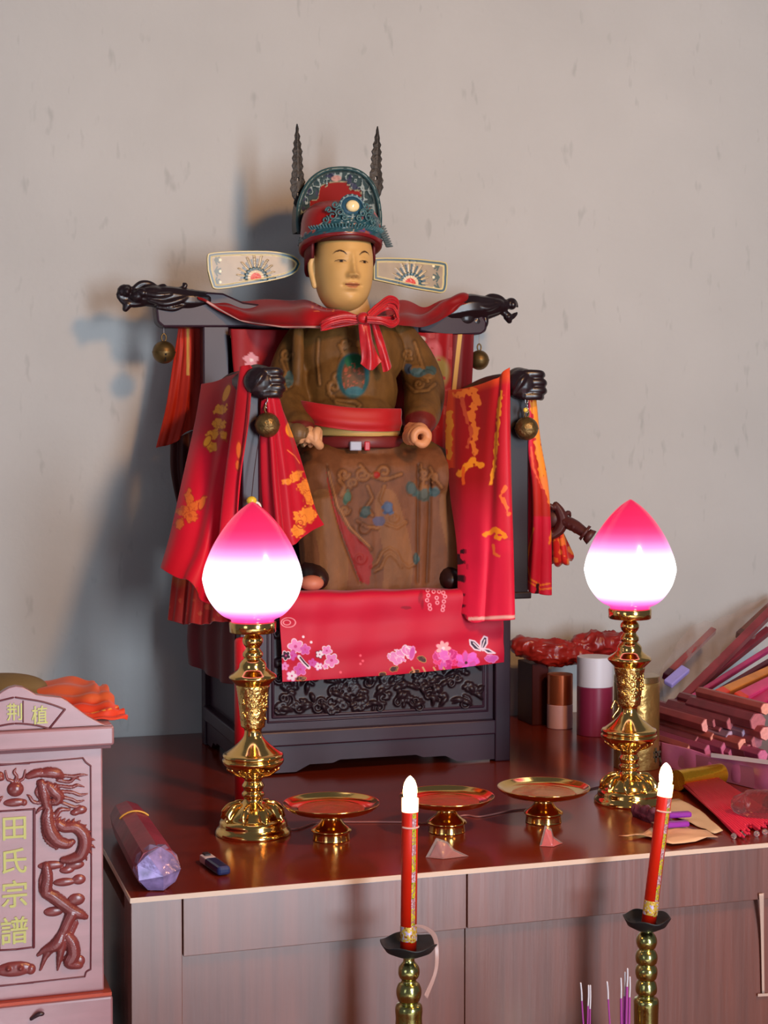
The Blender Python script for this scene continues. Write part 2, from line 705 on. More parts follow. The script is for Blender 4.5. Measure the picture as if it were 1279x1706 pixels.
# relief: scrolls, leaves and clouds on the sunk field
rs = np.random.default_rng(21)
cp_ = [bx(px0 - .002, px1 + .002, YB + .0105, YB + .0135, pz0 - .002, pz1 + .002)]
for i in range(330):
    cx, cz = rs.uniform(px0 + .008, px1 - .008), rs.uniform(pz0 + .006, pz1 - .006)
    k = rs.integers(0, 3)
    if k == 0:
        r_, ro, dr_ = rs.uniform(.007, .015), rs.uniform(0, 6), rs.choice([-1, 1])
        cp_.append(tub([(cx + r_ * (1 - .75 * q) * math.cos(ro + dr_ * q * 7), YB + .009 - .002 * q, cz + r_ * (1 - .75 * q) * math.sin(ro + dr_ * q * 7)) for q in np.linspace(0, 1, 12)], [.0026, .0022, .0014], 7, smooth=False))
    elif k == 1:
        a = rs.uniform(0, 6.28)
        cp_.append(tub([(cx - .014 * math.cos(a), YB + .010, cz - .010 * math.sin(a)), (cx, YB + .006, cz + .003), (cx + .014 * math.cos(a), YB + .010, cz + .010 * math.sin(a))], [.0014, .0045, .001], 8))
    else:
        for q in range(4):
            a = q * .7 + rs.uniform(0, 6)
            cp_.append(ell((cx + .006 * math.cos(a), YB + .009, cz + .005 * math.sin(a)), (.0052, .004, .0040), 10))
V, Fc = fuse(cp_, .0014, 0)
mk('carved_panel', (V, Fc), CARV, throne)

# back posts, back board, head rail
YR = 2.93


def post(pxa, pxb, pya, Y, th, z0, name='post', m=LACQ):
    a, b_ = at(pxa, pya, Y), at(pxb, pya, Y)
    return mk(name, bx(a[0], b_[0], Y, Y + th, z0, a[2]), m, throne, smooth=False, bevel=.003)


post(338, 382, 520, YR, .035, ztop, 'back_post')
post(752, 786, 530, YR, .035, ztop, 'back_post')
a, b_ = at(380, 560, YR + .03), at(756, 560, YR + .03)
mk('back_board', bx(a[0], b_[0], YR + .012, YR + .024, ztop + .012, a[2]), LACB, throne, smooth=False)
mk('head_rail', join([plate([(259, 508), (262, 536), (272, 545), (410, 545), (470, 552), (470, 512), (405, 503), (372, 488), (345, 486), (322, 498), (300, 512)], YR - .004, .042),
                      plate([(465, 512), (465, 552), (700, 560), (700, 520)], YR, .036),
                      plate([(698, 520), (698, 552), (740, 560), (802, 557), (810, 550), (811, 536), (806, 528), (792, 500), (770, 496), (740, 505)], YR - .004, .042)]),
   LACQ, throne, smooth=False, bevel=.004)


def P(x, y, Y=YR, sx=0):
    return at(x, y, Y)


def dragon(pts_tubes, blobs, Y, vox=.0016):
    parts = []
    for pts, r in pts_tubes:
        parts.append(tub([at(x, y, Y + (d[0] if d else 0)) for x, y, *d in pts], [q * .00112 for q in r], 10))
    for (x, y, *d), (rx, ry, rz) in blobs:
        parts.append(ell(at(x, y, Y + (d[0] if d else 0)), (rx * .00112, ry * .00112, rz * .00112)))
    return fuse(parts, vox, 1)


# left head, muzzle towards the left
YD = YR + .01
tl = [
    ([(345, 500), (310, 500), (275, 495), (245, 496), (222, 495)], [15, 20, 19, 15, 10]),      # neck, skull, snout
    ([(318, 518), (290, 514), (262, 508)], [7, 12, 9]),                                        # cheek
    ([(206, 482), (200, 488), (196, 490)], [9, 8, 3]),
    ([(212, 480), (202, 484), (199, 495), (210, 497)], [7, 6, 5, 5]),                          # nose roll
    ([(240, 503), (222, 506), (207, 503), (197, 497)], [8, 7, 6, 2]),                          # lower jaw
    ([(212, 508), (209, 514)], [8, 6]),                                                        # chin tuft
    ([(222, 482), (235, 473), (250, 474), (266, 484)], [5, 6, 6, 5]),                          # brow
    ([(262, 482), (268, 477), (274, 477), (272, 483)], [5, 4, 4, 3]),
    ([(275, 486), (292, 483), (304, 480), (309, 475), (306, 473)], [5, 4, 4, 4, 3]),           # horn
    ([(300, 492), (318, 488), (330, 492)], [6, 7, 6]),
    ([(275, 520), (300, 522), (317, 520)], [4, 4, 3]),
    ([(240, 488, -.016), (262, 492, -.02), (285, 490, -.02)], [4, 5, 3]),
    ([(250, 500, -.016), (275, 506, -.02), (300, 500, -.02), (318, 492, -.016)], [4, 5, 5, 3]),
    ([(262, 512, -.014), (290, 514, -.018), (308, 508, -.016)], [4, 5, 3]),
]
bl = [((252, 490, 0), (27, 20, 15)), ((292, 506, 0), (27, 18, 13)), ((320, 502, 0), (20, 16, 12)), ((238, 488, -.016), (7, 6, 6)), ((235, 486, -.012), (9, 8, 7)), ((210, 486, 0), (8, 14, 9)), ((228, 494, 0), (14, 16, 12))]
mk('dragon_head', dragon(tl, bl, YD), LACB, throne)
tr = [
    ([(745, 520), (778, 512), (800, 512), (822, 510), (842, 508)], [18, 24, 22, 17, 11]),
    ([(775, 505), (788, 498), (799, 500)], [8, 8, 6]),
    ([(806, 500), (818, 496), (832, 499), (840, 506)], [6, 8, 8, 6]),
    ([(844, 508), (852, 504), (858, 507), (862, 511)], [9, 9, 6, 2]),
    ([(838, 520), (850, 528), (858, 524), (861, 521)], [7, 6, 4, 2]),
    ([(846, 528), (848, 534)], [9, 6]),
    ([(800, 528), (815, 524), (830, 520)], [10, 8, 6]),
    ([(790, 535), (800, 545)], [14, 12]),
    ([(790, 508, -.02), (812, 514, -.02), (830, 508, -.018)], [4, 5, 3]),
]
mk('dragon_head', dragon(tr, [((824, 508, 0), (20, 18, 13)), ((790, 516, 0), (26, 18, 19)), ((775, 530, 0), (22, 16, 18)), ((852, 508, 0), (9, 12, 9)), ((806, 535, 0), (8, 12, 14))], YD), LACB, throne)

# arm rails with carved claw ends, front posts
YF = 2.60
for (fx, fy, x0, x1, xb_, yb_) in ((440, 636, 404, 434, 362, 655), (876, 640, 850, 884, 772, 655)):
    za = at(fx, fy, YF)[2]
    a, b_ = at(x0, 700, YF), at(x1, 700, YF)
    mk('arm_post', bx(a[0], b_[0], YF + .008, YF + .04, ztop + .0 if x0 > 500 else ztop, za), LACQ if x0 < 500 else LACB, throne, smooth=False, bevel=.003)  # right post takes the blacker lacquer, shade put into its colour
    xc = (a[0] + b_[0]) / 2
    mk('arm_rail', tub([(xc + .004, YF + .02, za), (xc, 2.75, za + .004), (at(xb_, yb_, YR)[0], YR, za - .01)], [.022, .018, .016], 14), LACQ, throne)
    pr = [ell(at(fx - 6, fy, YF), (.030, .024, .029)), ell(at(fx - 12, fy - 8, YF + .01), (.024, .024, .022))]
    for k, yy in enumerate((fy - 17, fy - 3, fy + 10, fy + 20)):
        w = (27, 30, 30, 25)[k]
        pr.append(tub([at(fx - 2, yy, YF - .012), at(fx + w - 5, yy, YF - .016), at(fx + w, yy + 2, YF - .004)], [.0085, .0075, .0065], 10))
    pr.append(tub([at(fx - 20, fy + 15, YF - .01), at(fx - 8, fy - 5, YF - .02), at(fx + 5, fy - 20, YF - .012)], [.005, .007, .005], 8))
    mk('carved_claw', fuse(pr, .0016, 1), LACB, throne)
# the base boards that carry the front arm posts
a = at(404, 900, YF)
mk('arm_plinth', bx(a[0] - .005, a[0] + .045, YF, YB + .03, ztop, ztop + .012), LACB, throne, smooth=False, bevel=.002)
a = at(884, 900, YF)
mk('arm_plinth', bx(a[0] - .045, a[0] + .002, YF, YB + .03, ztop, ztop + .012), LACB, throne, smooth=False, bevel=.002)

# ================================================================== seated statue
H = at(572, 441, 2.79)                       # centre of the head
zs = ztop + .012                             # what the statue stands on
statue = thing('deity_statue', (H[0], 2.78, zs), 'seated painted wooden official statue in brown robe on the dark throne', 'statue')

# --- head: one carved piece with face, ears and neck
n1, n2 = 260, 220
th = np.linspace(-math.pi, math.pi, n1, endpoint=False)
ph = np.linspace(.03, math.pi - .03, n2)
TH, PH = np.meshgrid(th, ph)
rx, ry_, rz_ = .0545, .062, .090
z = np.cos(PH)
rad = np.sin(PH)
rad = np.where(z < 0, (1 - np.abs(z) ** 3.1) ** (1 / 2.3), (1 - np.abs(z) ** 2.2) ** (1 / 2.1))
x = rad * np.sin(TH) * rx
y = -rad * np.cos(TH) * ry_
zz = z * rz_
x = x * (1 - .09 * np.clip(-zz / .09, 0, 1) ** 1.5)
y = np.where(zz < -.03, y * (1 - .06 * np.clip((-zz - .03) / .06, 0, 1)), y)
front = np.clip(-y / ry_, 0, 1)
y = np.where(y < -.03, -.03 + (y + .03) * .94, y)


def g(cx, cz, sx, sz):
    return np.exp(-((x - cx) / sx) ** 2 - ((zz - cz) / sz) ** 2) * (front > .15)


ex = .0225
cx0 = .0012
d = 0
# nose: bridge, tip, wings
for zc, w, a in ((.010, .0048, .0035), (.000, .0050, .0060), (-.010, .0056, .0085), (-.018, .0066, .0105), (-.0245, .0074, .0115)):
    d = d + g(cx0, zc, w, .0062) * a * .72
d = d + g(cx0, -.0262, .006, .0042) * .0075
for s in (-1, 1):
    d = d + g(cx0 + s * .0088, -.0262, .0042, .0048) * .0072
    d = d - g(cx0 + s * ex, .000, .0135, .0062) * .0046         # socket
    d = d + g(cx0 + s * ex, .0025, .0105, .0045) * .0042         # upper lid
    d = d + g(cx0 + s * ex, -.0045, .0095, .0032) * .0022        # lower lid
    d = d + g(cx0 + s * ex, .0165, .017, .005) * .0018           # brow
    d = d + g(cx0 + s * .031, -.022, .015, .016) * .0025         # cheek
    d = d - g(cx0 + s * .0168, -.043, .0035, .004) * .002        # mouth corner
    d = d - g(cx0 + s * .0045, -.0305, .0022, .0016) * .003
d = d + g(cx0, -.0395, .0115, .0030) * .0042                     # upper lip
d = d + g(cx0, -.0490, .0095, .0036) * .0048                     # lower lip
d = d - g(cx0, -.0438, .0135, .0013) * .0048                     # gap
d = d - g(cx0, -.0345, .0025, .0045) * .0013
d = d - g(cx0, -.056, .012, .004) * .0018
d = d + g(cx0, -.070, .016, .010) * .0045                        # chin
y = y - d
HV = np.stack([x + H[0], y + H[1], zz + H[2]], -1).reshape(-1, 3)
HF = [(i * n1 + j, (i + 1) * n1 + j, (i + 1) * n1 + (j + 1) % n1, i * n1 + (j + 1) % n1) for i in range(n2 - 1) for j in range(n1)]
HF += [tuple(range(n1)), tuple((n2 - 1) * n1 + j for j in range(n1))[::-1]]
xl, zl = x.ravel() - cx0, zz.ravel()
fr_ = (front.ravel() > .2)
skin = S(198, 155, 93)
hc = base(xl, skin)
hc *= (1 + .05 * (vnoise(HV[:, 0], HV[:, 1], HV[:, 2], 60) - .5))[:, None]
MM = 1000.0
lx, lz = xl * MM, zl * MM
for s in (-1, 1):
    # brow
    bp = [(s * 12.0, -11.5), (s * 17, -16.5), (s * 24, -19.0), (s * 31, -17.0), (s * 36, -12.5)]
    t = np.clip((s * lx - 12) / 24, 0, 1)
    wd = .5 + 1.45 * np.sin(math.pi * np.clip(t * 1.0 + .05, 0, 1)) ** .8
    dd = seg(lx, -lz, bp)
    put(hc, (wd - dd) * 1.6 * fr_, S(52, 26, 14))
    # eye
    cxm = s * ex * MM
    u_ = (lx - cxm) / 9.5
    top = 2.4 * (1 - np.clip(u_ * u_, 0, 1)) ** .6
    bot = -1.6 * (1 - np.clip(u_ * u_, 0, 1)) ** .8
    ze_ = lz + 0.6
    inside = ((ze_ < top) & (ze_ > bot) & (np.abs(u_) < 1) & fr_).astype(float)
    put(hc, inside * .9, S(168, 132, 84))
    put(hc, inside * (np.clip(3.6 - np.hypot(lx - cxm - 1.2, ze_), 0, 1)), S(28, 14, 8))
    put(hc, np.clip(1.0 - np.abs(ze_ - top), 0, 1) * 1.6 * (np.abs(u_) < 1.05) * fr_, S(56, 30, 14))
    put(hc, np.clip(.4 - np.abs(ze_ - bot), 0, 1) * (np.abs(u_) < .9) * fr_, S(110, 72, 38))
    put(hc, np.clip(.5 - np.abs(lz - 8.2 + .05 * (lx - cxm) ** 2), 0, 1) * .4 * (np.abs(u_) < 1.1) * fr_, S(140, 100, 54))
    put(hc, np.clip(1.3 - np.hypot((lx - s * 4.5) / 1.7, lz + 30.5), 0, 1) * .7 * fr_, S(96, 56, 28))
uu = np.clip(np.abs(lx) / 14.0, 0, 1)
lt = -41.0 + 1.4 * (1 - uu) + 1.2 * uu - .9 * np.exp(-(lx / 1.6) ** 2)
lb = -49.5 + 7.5 * uu ** 2
lip = ((lz < lt) & (lz > lb) & (uu < 1) & fr_).astype(float)
put(hc, lip * .75, S(176, 100, 70))
put(hc, np.clip(1.25 - np.abs(lz + 43.4 - 1.0 * uu), 0, 1) * (uu < 1) * fr_, S(86, 30, 18))
put(hc, np.clip(.5 - np.abs(lz + 50.3), 0, 1) * (np.abs(lx) < 5) * .5 * fr_, S(140, 96, 60))
mk('head', (HV, HF), mat('face_paint', vcol=True, rough=.42, spec=.4), statue, col=hc)
for s in (-1, 1):
    e0 = H + np.array((s * .0535 - (.006 if s > 0 else 0), .006 + (.012 if s > 0 else 0), 0))
    ear = fuse([tub([e0 + np.array((0, 0, .012)), e0 + np.array((s * .006, .004, .006)), e0 + np.array((s * .006, .004, -.012)), e0 + np.array((s * .003, 0, -.028)), e0 + np.array((s * .001, -.002, -.040))],
                    [.005, .006, .006, .0065, .006], 10), ell(e0 + np.array((0, .003, -.008)), (.005, .009, .02))], .0014, 2)
    mk('ear', ear, plain('ear_paint', (206, 166, 106), .45), statue)
nk = at(590, 530, 2.79)
mk('neck', tub([nk + np.array((0, .01, .02)), nk + np.array((0, .03, -.022))], [.034, .036], 24), plain('neck_paint', (205, 170, 118), .5), statue)

# --- robe: one fused carving
m3 = .00111


def A3(x, y, Y):
    return at(x, y, Y)


rb = []
rb.append(ell(A3(583, 590, 2.83), (.108, .066, .085)))
rb.append(ell(A3(583, 650, 2.815), (.093, .070, .09)))
rb.append(ell(A3(583, 700, 2.80), (.092, .080, .06)))
rb.append(tub([A3(515, 548, 2.85), A3(585, 540, 2.85), A3(655, 548, 2.85)], [.03, .034, .03], 16))
# sleeves
rb.append(tub([A3(505, 560, 2.85), A3(487, 600, 2.845), A3(478, 655, 2.82), A3(484, 700, 2.76), A3(500, 716, 2.715)], [.030, .036, .041, .036, .030], 18))
rb.append(tub([A3(668, 560, 2.85), A3(692, 600, 2.845), A3(706, 645, 2.82), A3(704, 685, 2.76), A3(700, 703, 2.72)], [.030, .036, .040, .036, .029], 18))
# fold panel hanging from left shoulder
rb.append(tub([A3(497, 552, 2.80), A3(496, 600, 2.79), A3(494, 655, 2.79)], [.011, .012, .010], 10))
# lap and skirt
rb.append(ell(A3(600, 752, 2.82), (.125, .11, .05)))
rb.append(tub([A3(560, 760, 2.84), A3(535, 795, 2.735)], [.06, .056], 18))
rb.append(tub([A3(650, 755, 2.84), A3(722, 792, 2.735)], [.06, .054], 18))
xa_, xb2 = A3(540, 850, 2.71)[0], A3(738, 850, 2.71)[0]
rb.append(tub([(xa_, 2.742, A3(640, 790, 2.72)[2]), (xb2, 2.742, A3(640, 790, 2.72)[2])], .048, 20, smooth=False))
rb.append(bx(xa_, xb2, 2.6945, 2.85, zs + .01, A3(640, 790, 2.72)[2]))
for i, xx in enumerate(np.linspace(533, 744, 11)):
    k = i / 10
    yo = 2.745 + .002 * math.sin(k * 5 * math.pi)
    x2 = 545 + (742 - 545) * k
    rb.append(tub([A3(xx, 793, yo + .002), A3((xx + x2) / 2 - (3 if k < .5 else -4), 860, yo - .004), A3(x2, 990, yo - .006)], [.049, .0475, .046], 14))
rb.append(bx(A3(540, 900, 2.74)[0], A3(738, 900, 2.74)[0], 2.74, 2.92, zs, A3(640, 800, 2.74)[2]))
RV, RF = fuse(rb, .0024, 7)
RV[:, 2] = np.maximum(RV[:, 2], zs + .0004)
NX = normals(RV, RF)
X, Y = inv(RV)
facing = np.clip(-NX[:, 1] * 2, 0, 1)
# carved lines and motifs: height added along the normal
REL = []          # (points, width px, height m)
teal, teal2, green, blue = S(36, 76, 78), S(48, 90, 96), S(34, 74, 48), S(64, 70, 98)
gold, olive, brown, brown2 = S(158, 126, 66), S(124, 98, 50), S(116, 78, 48), S(84, 54, 32)
swirls = []


def spiral(cx, cy, r, turns=1.4, rot=0., k=1):
    t = np.linspace(0, 1, 16)
    return [(cx + k * r * (1 - .75 * q) * math.cos(rot + 6.283 * turns * q), cy + r * (1 - .75 * q) * math.sin(rot + 6.283 * turns * q)) for q in t]


torso_lines = [[(565, 575), (572, 590), (568, 600)], [(572, 590), (590, 592), (600, 585)], spiral(562, 628, 10, 1.2), spiral(556, 645, 12, 1.1, 2),
               [(550, 640), (546, 655), (556, 665), (575, 668), (590, 668), (600, 675), (595, 682)], [(555, 660), (560, 672), (590, 678)],
               spiral(575, 572, 8, 1.2), [(530, 565), (528, 600), (532, 640)], [(690, 570), (700, 600), (712, 635)], spiral(680, 590, 9, 1.1, 1),
               spiral(697, 640, 8, 1.1), [(676, 640), (690, 652), (712, 650), (724, 640)], spiral(476, 590, 10, 1.2), spiral(480, 640, 9, 1.2, 2), [(468, 600), (476, 620), (470, 640)]]
skirt_lines = [spiral(603, 790, 12, 1.3), spiral(640, 786, 13, 1.2, 1), spiral(588, 805, 9, 1.2, 2), [(600, 775), (615, 792), (640, 800), (668, 790)], [(612, 810), (620, 830), (610, 845), (620, 858)],
               [(640, 810), (632, 832), (642, 848)], spiral(572, 790, 10, 1.2), [(565, 800), (575, 812), (568, 825)], spiral(705, 790, 11, 1.2), spiral(722, 796, 9, 1.2, 2),
               [(700, 775), (706, 800), (700, 815)], [(716, 780), (726, 800), (735, 812)], [(618, 945), (628, 938), (636, 920), (648, 912), (660, 920), (668, 936), (680, 945), (690, 940)],
               [(624, 952), (634, 946), (642, 928), (650, 922), (660, 932), (668, 945)], spiral(600, 930, 10, 1.2), spiral(606, 880, 9, 1.2), [(595, 868), (612, 878), (630, 880)],
               spiral(575, 850, 8, 1.3), [(585, 880), (600, 900), (618, 915)], spiral(655, 862, 8, 1.2), [(640, 872), (660, 880), (676, 870)]]
hgt = np.zeros(len(RV))
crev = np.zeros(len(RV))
for pts in torso_lines + skirt_lines:
    dsg = seg(X, Y, pts)
    hgt = np.maximum(hgt, .0019 * np.clip(1.1 - (dsg / 2.5) ** 2, 0, 1))
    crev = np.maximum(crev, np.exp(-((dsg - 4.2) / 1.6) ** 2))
for (cx, cy, r_x, r_y) in ((588, 620, 27, 42), (608, 853, 9, 9), (645, 846, 9, 11), (578, 828, 8, 11), (685, 814, 9, 12), (723, 818, 9, 8), (705, 820, 12, 14), (694, 930, 6, 9), (626, 791, 6, 6), (692, 616, 12, 8), (712, 624, 12, 8)):
    hgt = np.maximum(hgt, .0030 * np.sqrt(np.clip(disc(X, Y, cx, cy, r_x, r_y) * 3, 0, 1)))
hgt += .0025 * np.sin((X - 520) / 17.0 + .6 * np.sin(Y / 40)) * np.clip((Y - 800) / 90, 0, 1)
hgt -= .004 * np.exp(-(seg(X, Y, [(697, 775), (697, 870), (696, 970)]) / 2.4) ** 2)
hgt -= .004 * np.exp(-(seg(X, Y, [(716, 800), (716, 870), (712, 970)]) / 2.4) ** 2)
hgt -= .003 * np.exp(-(seg(X, Y, [(545, 775), (556, 840), (572, 900), (600, 970)]) / 2.4) ** 2)
RV = RV + NX * (hgt * facing)[:, None]
low = np.clip((Y - 742) / 6, 0, 1)
rc = base(X, S(98, 66, 30)) * (1 - low[:, None]) + S(104, 62, 36) * low[:, None]
ns = vnoise(RV[:, 0], RV[:, 1], RV[:, 2], 45) * .6 + vnoise(RV[:, 0], RV[:, 1], RV[:, 2], 140) * .4
rc *= (.82 + .36 * ns)[:, None]
F_ = (facing > .1)
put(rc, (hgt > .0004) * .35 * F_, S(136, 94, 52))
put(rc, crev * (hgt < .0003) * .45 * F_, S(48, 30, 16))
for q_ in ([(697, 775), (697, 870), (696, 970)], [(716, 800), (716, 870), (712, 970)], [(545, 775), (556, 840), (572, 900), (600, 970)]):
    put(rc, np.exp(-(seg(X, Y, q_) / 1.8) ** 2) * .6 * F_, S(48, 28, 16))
put(rc, disc(X, Y, 588, 626, 29, 40) * 8 * F_, teal)
put(rc, disc(X, Y, 588, 628, 20, 32) * 8 * F_, S(92, 62, 40))
put(rc, disc(X, Y, 590, 603, 17, 13) * 8 * F_, S(30, 84, 56))
put(rc, (vnoise(X, Y, 0, .33) > .68) * (disc(X, Y, 588, 632, 18, 26) > 0) * .8 * F_, S(150, 70, 50))
put(rc, disc(X, Y, 590, 652, 16, 8) * 8 * F_, teal2)
for (cx, cy, a_, b2, c, ro) in ((608, 853, 9, 12, teal, 20), (645, 846, 10, 13, S(44, 84, 118), -20), (632, 868, 11, 8, blue, 0), (578, 828, 7, 12, S(38, 92, 78), 10), (685, 814, 9, 15, teal, -20),
                                (723, 819, 10, 9, teal2, 0), (705, 826, 13, 11, S(52, 76, 72), 0), (693, 931, 6, 9, teal, 0), (680, 614, 7, 10, S(44, 70, 90), 0), (697, 622, 14, 8, teal2, 10), (716, 618, 11, 8, teal, 0), (482, 632, 8, 14, S(52, 84, 84), 0)):
    wob = (vnoise(X, Y, 4, .2) - .5) * .5
    put(rc, np.clip((disc(X, Y, cx, cy, a_, b2, ro) + wob) * 6 * F_, 0, .78), c)
put(rc, disc(X, Y, 627, 791, 6) * 6 * F_, S(140, 30, 20))
put(rc, inpoly(X, Y, [(543, 785), (558, 846), (578, 880), (612, 912), (622, 930), (615, 976), (600, 968), (580, 915), (562, 870), (548, 820)]) * F_, S(128, 34, 30))
put(rc, (2.0 - seg(X, Y, [(548, 786), (562, 842), (584, 880), (616, 910)])) * .6 * F_, S(150, 100, 60))
# cuffs
for (cx, cy) in ((500, 722), (700, 708)):
    q = A3(cx, cy, 2.71)
    put(rc, np.clip((.034 - np.linalg.norm((RV - q) * np.array([1, .9, 1.25]), axis=1)) * 400, 0, 1), S(98, 30, 26))
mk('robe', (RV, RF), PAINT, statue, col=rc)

# belly trim, waist belt with silver buckle
def hoop(cx, cy, Yc, rx_, ry2, hh, tilt=0, n=80, th_=.004, arc=(0, 360)):
    V, Fc = [], []
    ts = np.linspace(R(arc[0]), R(arc[1]), n)
    c = at(cx, cy, Yc)
    prof = [(0, -hh), (th_, -hh * .7), (th_, hh * .7), (0, hh)]
    for t in ts:
        for r_, z_ in prof:
            V.append((c[0] + (rx_ + r_) * math.cos(t), c[1] + (ry2 + r_) * math.sin(t), c[2] + z_ + tilt * math.cos(t) * rx_))
    k = len(prof)
    for i in range(n - 1):
        for j in range(k - 1):
            Fc.append((i * k + j, (i + 1) * k + j, (i + 1) * k + j + 1, i * k + j + 1))
    return np.array(V), Fc


mk('robe_trim', hoop(586, 719, 2.80, .084, .093, .011, -.04, arc=(180, 360)), plain('ochre_trim', (186, 150, 84), .5), statue, solid=.003)
mk('belt', hoop(592, 737, 2.80, .092, .094, .010, 0, arc=(180, 360)), plain('belt_red', (104, 30, 30), .45), statue, solid=.004)
for (cx, c, w) in ((592, (150, 150, 164), 10), (611, (176, 34, 46), 5)):
    q = at(cx, 743, 2.703)
    mk('buckle', box(q, (w * .0022, .008, .017)), plain('buckle_%d' % cx, c, .35), statue, smooth=False, bevel=.002)


# --- hands: palm, four fingers curled round an empty grip, thumb across
def hand(cx, cy, Yc, k=1, rot=0., yaw=0.):
    c = at(cx, cy, Yc)
    parts = [ell(c + np.array((k * .012, .016, .008)), (.019, .020, .019)), tub([c + np.array((k * .010, .04, .012)), c + np.array((k * .010, .015, .008))], [.018, .016], 12)]
    for i in range(4):
        yy = -.018 + i * (.0118 if yaw < 30 else .0135)
        rr = .0150 - .0010 * abs(i - 1.2)
        pts = []
        for a in (-20, 25, 70, 115, 160, 200, 226):
            t = R(a + rot)
            pts.append(c + np.array((k * rr * math.cos(t) * 1.0, yy + .001 * (a > 150), rr * math.sin(t) * .95)))
        parts.append(tub(pts, [.0080, .0083, .0080, .0077, .0074, .0070, .0058], 10))
    t0 = c + np.array((k * .014, -.004, .006))
    parts.append(tub([t0, c + np.array((k * .010, -.018, -.006)), c + np.array((k * .001, -.022, -.013)), c + np.array((-k * .008, -.021, -.011))], [.0098, .0090, .0082, .0066], 10))
    V, Fc = fuse(parts, .0012, 1)
    ca, sa = math.cos(R(yaw)), math.sin(R(yaw))
    D = V - c
    V = c + np.stack([D[:, 0] * ca - D[:, 1] * sa, D[:, 0] * sa + D[:, 1] * ca, D[:, 2]], 1)
    return V, Fc


mk('hand', hand(694, 728, 2.672, 1, 0, 6), plain('hand_paint', (200, 136, 92), .5), statue)
hv = hand(512, 730, 2.676, -1, 10, 62)
mk('hand', hv, mat('hand_paint_worn', vcol=True, rough=.5), statue,
   col=np.where((vnoise(hv[0][:, 0], hv[0][:, 1], hv[0][:, 2], 55) + (inv(hv[0])[0] - 516)[:] * .02 > .5)[:, None], S(202, 148, 104), S(104, 76, 44)))
# boots under the hem
for (cx, c) in ((528, (40, 20, 18)), (748, (40, 20, 18))):
    q = at(cx, 972, 2.70)
    mk('boot', tub([q + np.array((0, .03, .018)), q + np.array((0, -.01, .008))], [.026, .020], 14), plain('boot_black', c, .35), statue)
q = at(519, 975, 2.672)
mk('boot_toe', ell(q + np.array((0, 0, .004)), (.022, .022, .014)), plain('boot_toe', (196, 116, 90), .5), statue)

# --- hat
HC = H + np.array((-.0035, .008, 0))
zh = lambda y: at(572, y, 2.79)[2]
hat = thing_part = None
NH = 140
a_ = np.linspace(0, 2 * math.pi, NH, endpoint=False)


def ringloft(rows, closed_top=True):
    V = []
    for (rx1, ry1, z1, tilt, yo) in rows:
        V.append(np.stack([HC[0] + rx1 * np.cos(a_), HC[1] + yo + ry1 * np.sin(a_), z1 - tilt * (np.sin(a_) * .5 + .5)], 1))
    V = np.vstack(V)
    Fc = []
    for i in range(len(rows) - 1):
        for j in range(NH):
            k = (j + 1) % NH
            Fc.append((i * NH + j, i * NH + k, (i + 1) * NH + k, (i + 1) * NH + j))
    if closed_top:
        Fc.append(tuple((len(rows) - 1) * NH + j for j in range(NH)))
    return V, Fc


ctl = np.array([(.0640, .064, zh(400), .036, 0), (.0740, .074, zh(400), .036, 0), (.0780, .077, zh(397), .034, 0), (.0765, .075, zh(388), .028, 0), (.0745, .072, zh(376), .018, 0), (.0725, .069, zh(364), .008, .001),
                (.0660, .064, zh(353), 0, .003), (.055, .053, zh(344), 0, .007), (.040, .039, zh(337), 0, .012), (.020, .020, zh(333), 0, .016), (.002, .002, zh(332), 0, .018)])
CV, CF = ringloft([tuple(r) for r in cat(ctl, 110)])
X, Y = inv(CV)
cc = base(X, S(150, 22, 20))
tealh, cream = S(34, 74, 84), S(176, 186, 176)
NC = normals(CV, CF)
ff = (CV[:, 1] < HC[1] + .05)
bandtop = 384 + .0042 * (X - 600) ** 2 * 0
ang = np.degrees(np.arctan2(CV[:, 0] - HC[0], -(CV[:, 1] - HC[1])))
zb = CV[:, 2] + .5 * .03 * (np.sin(np.arctan2(CV[:, 1] - HC[1], CV[:, 0] - HC[0])) + 1)
hb = (zb - zh(398))
nzv = vnoise(ang, hb * 1000, 0, .12)
orn = .016 + .046 * np.exp(-((ang - 12) / np.where(ang > 12, 75, 34)) ** 2) + (nzv - .5) * .012
mt = (hb < orn) & (hb > .004)
put(cc, mt.astype(float), tealh)
put(cc, (np.abs(hb - orn) < .0012) * (nzv > .5) * .8, cream)
veins = np.abs(vnoise(ang, hb * 1000, 5, .22) - .5)
put(cc, mt * (veins < .028) * (hb > .014) * .9, S(140, 160, 160))
put(cc, mt * (vnoise(ang, hb * 1000, 9, .16) > .80) * .9, S(150, 70, 60))
put(cc, mt * (vnoise(ang, hb * 1000, 12, .14) > .82) * .8, S(70, 60, 120))
put(cc, (hb < .0035).astype(float), S(112, 20, 24))
hh_ = mt * (.5 - np.clip(veins * 6, 0, .5)) * .006
CV = CV + NC * np.sign((NC * (CV - HC)).sum(1))[:, None] * hh_[:, None]
hat = mk('hat', (CV, CF), PAINTG, statue, col=cc)
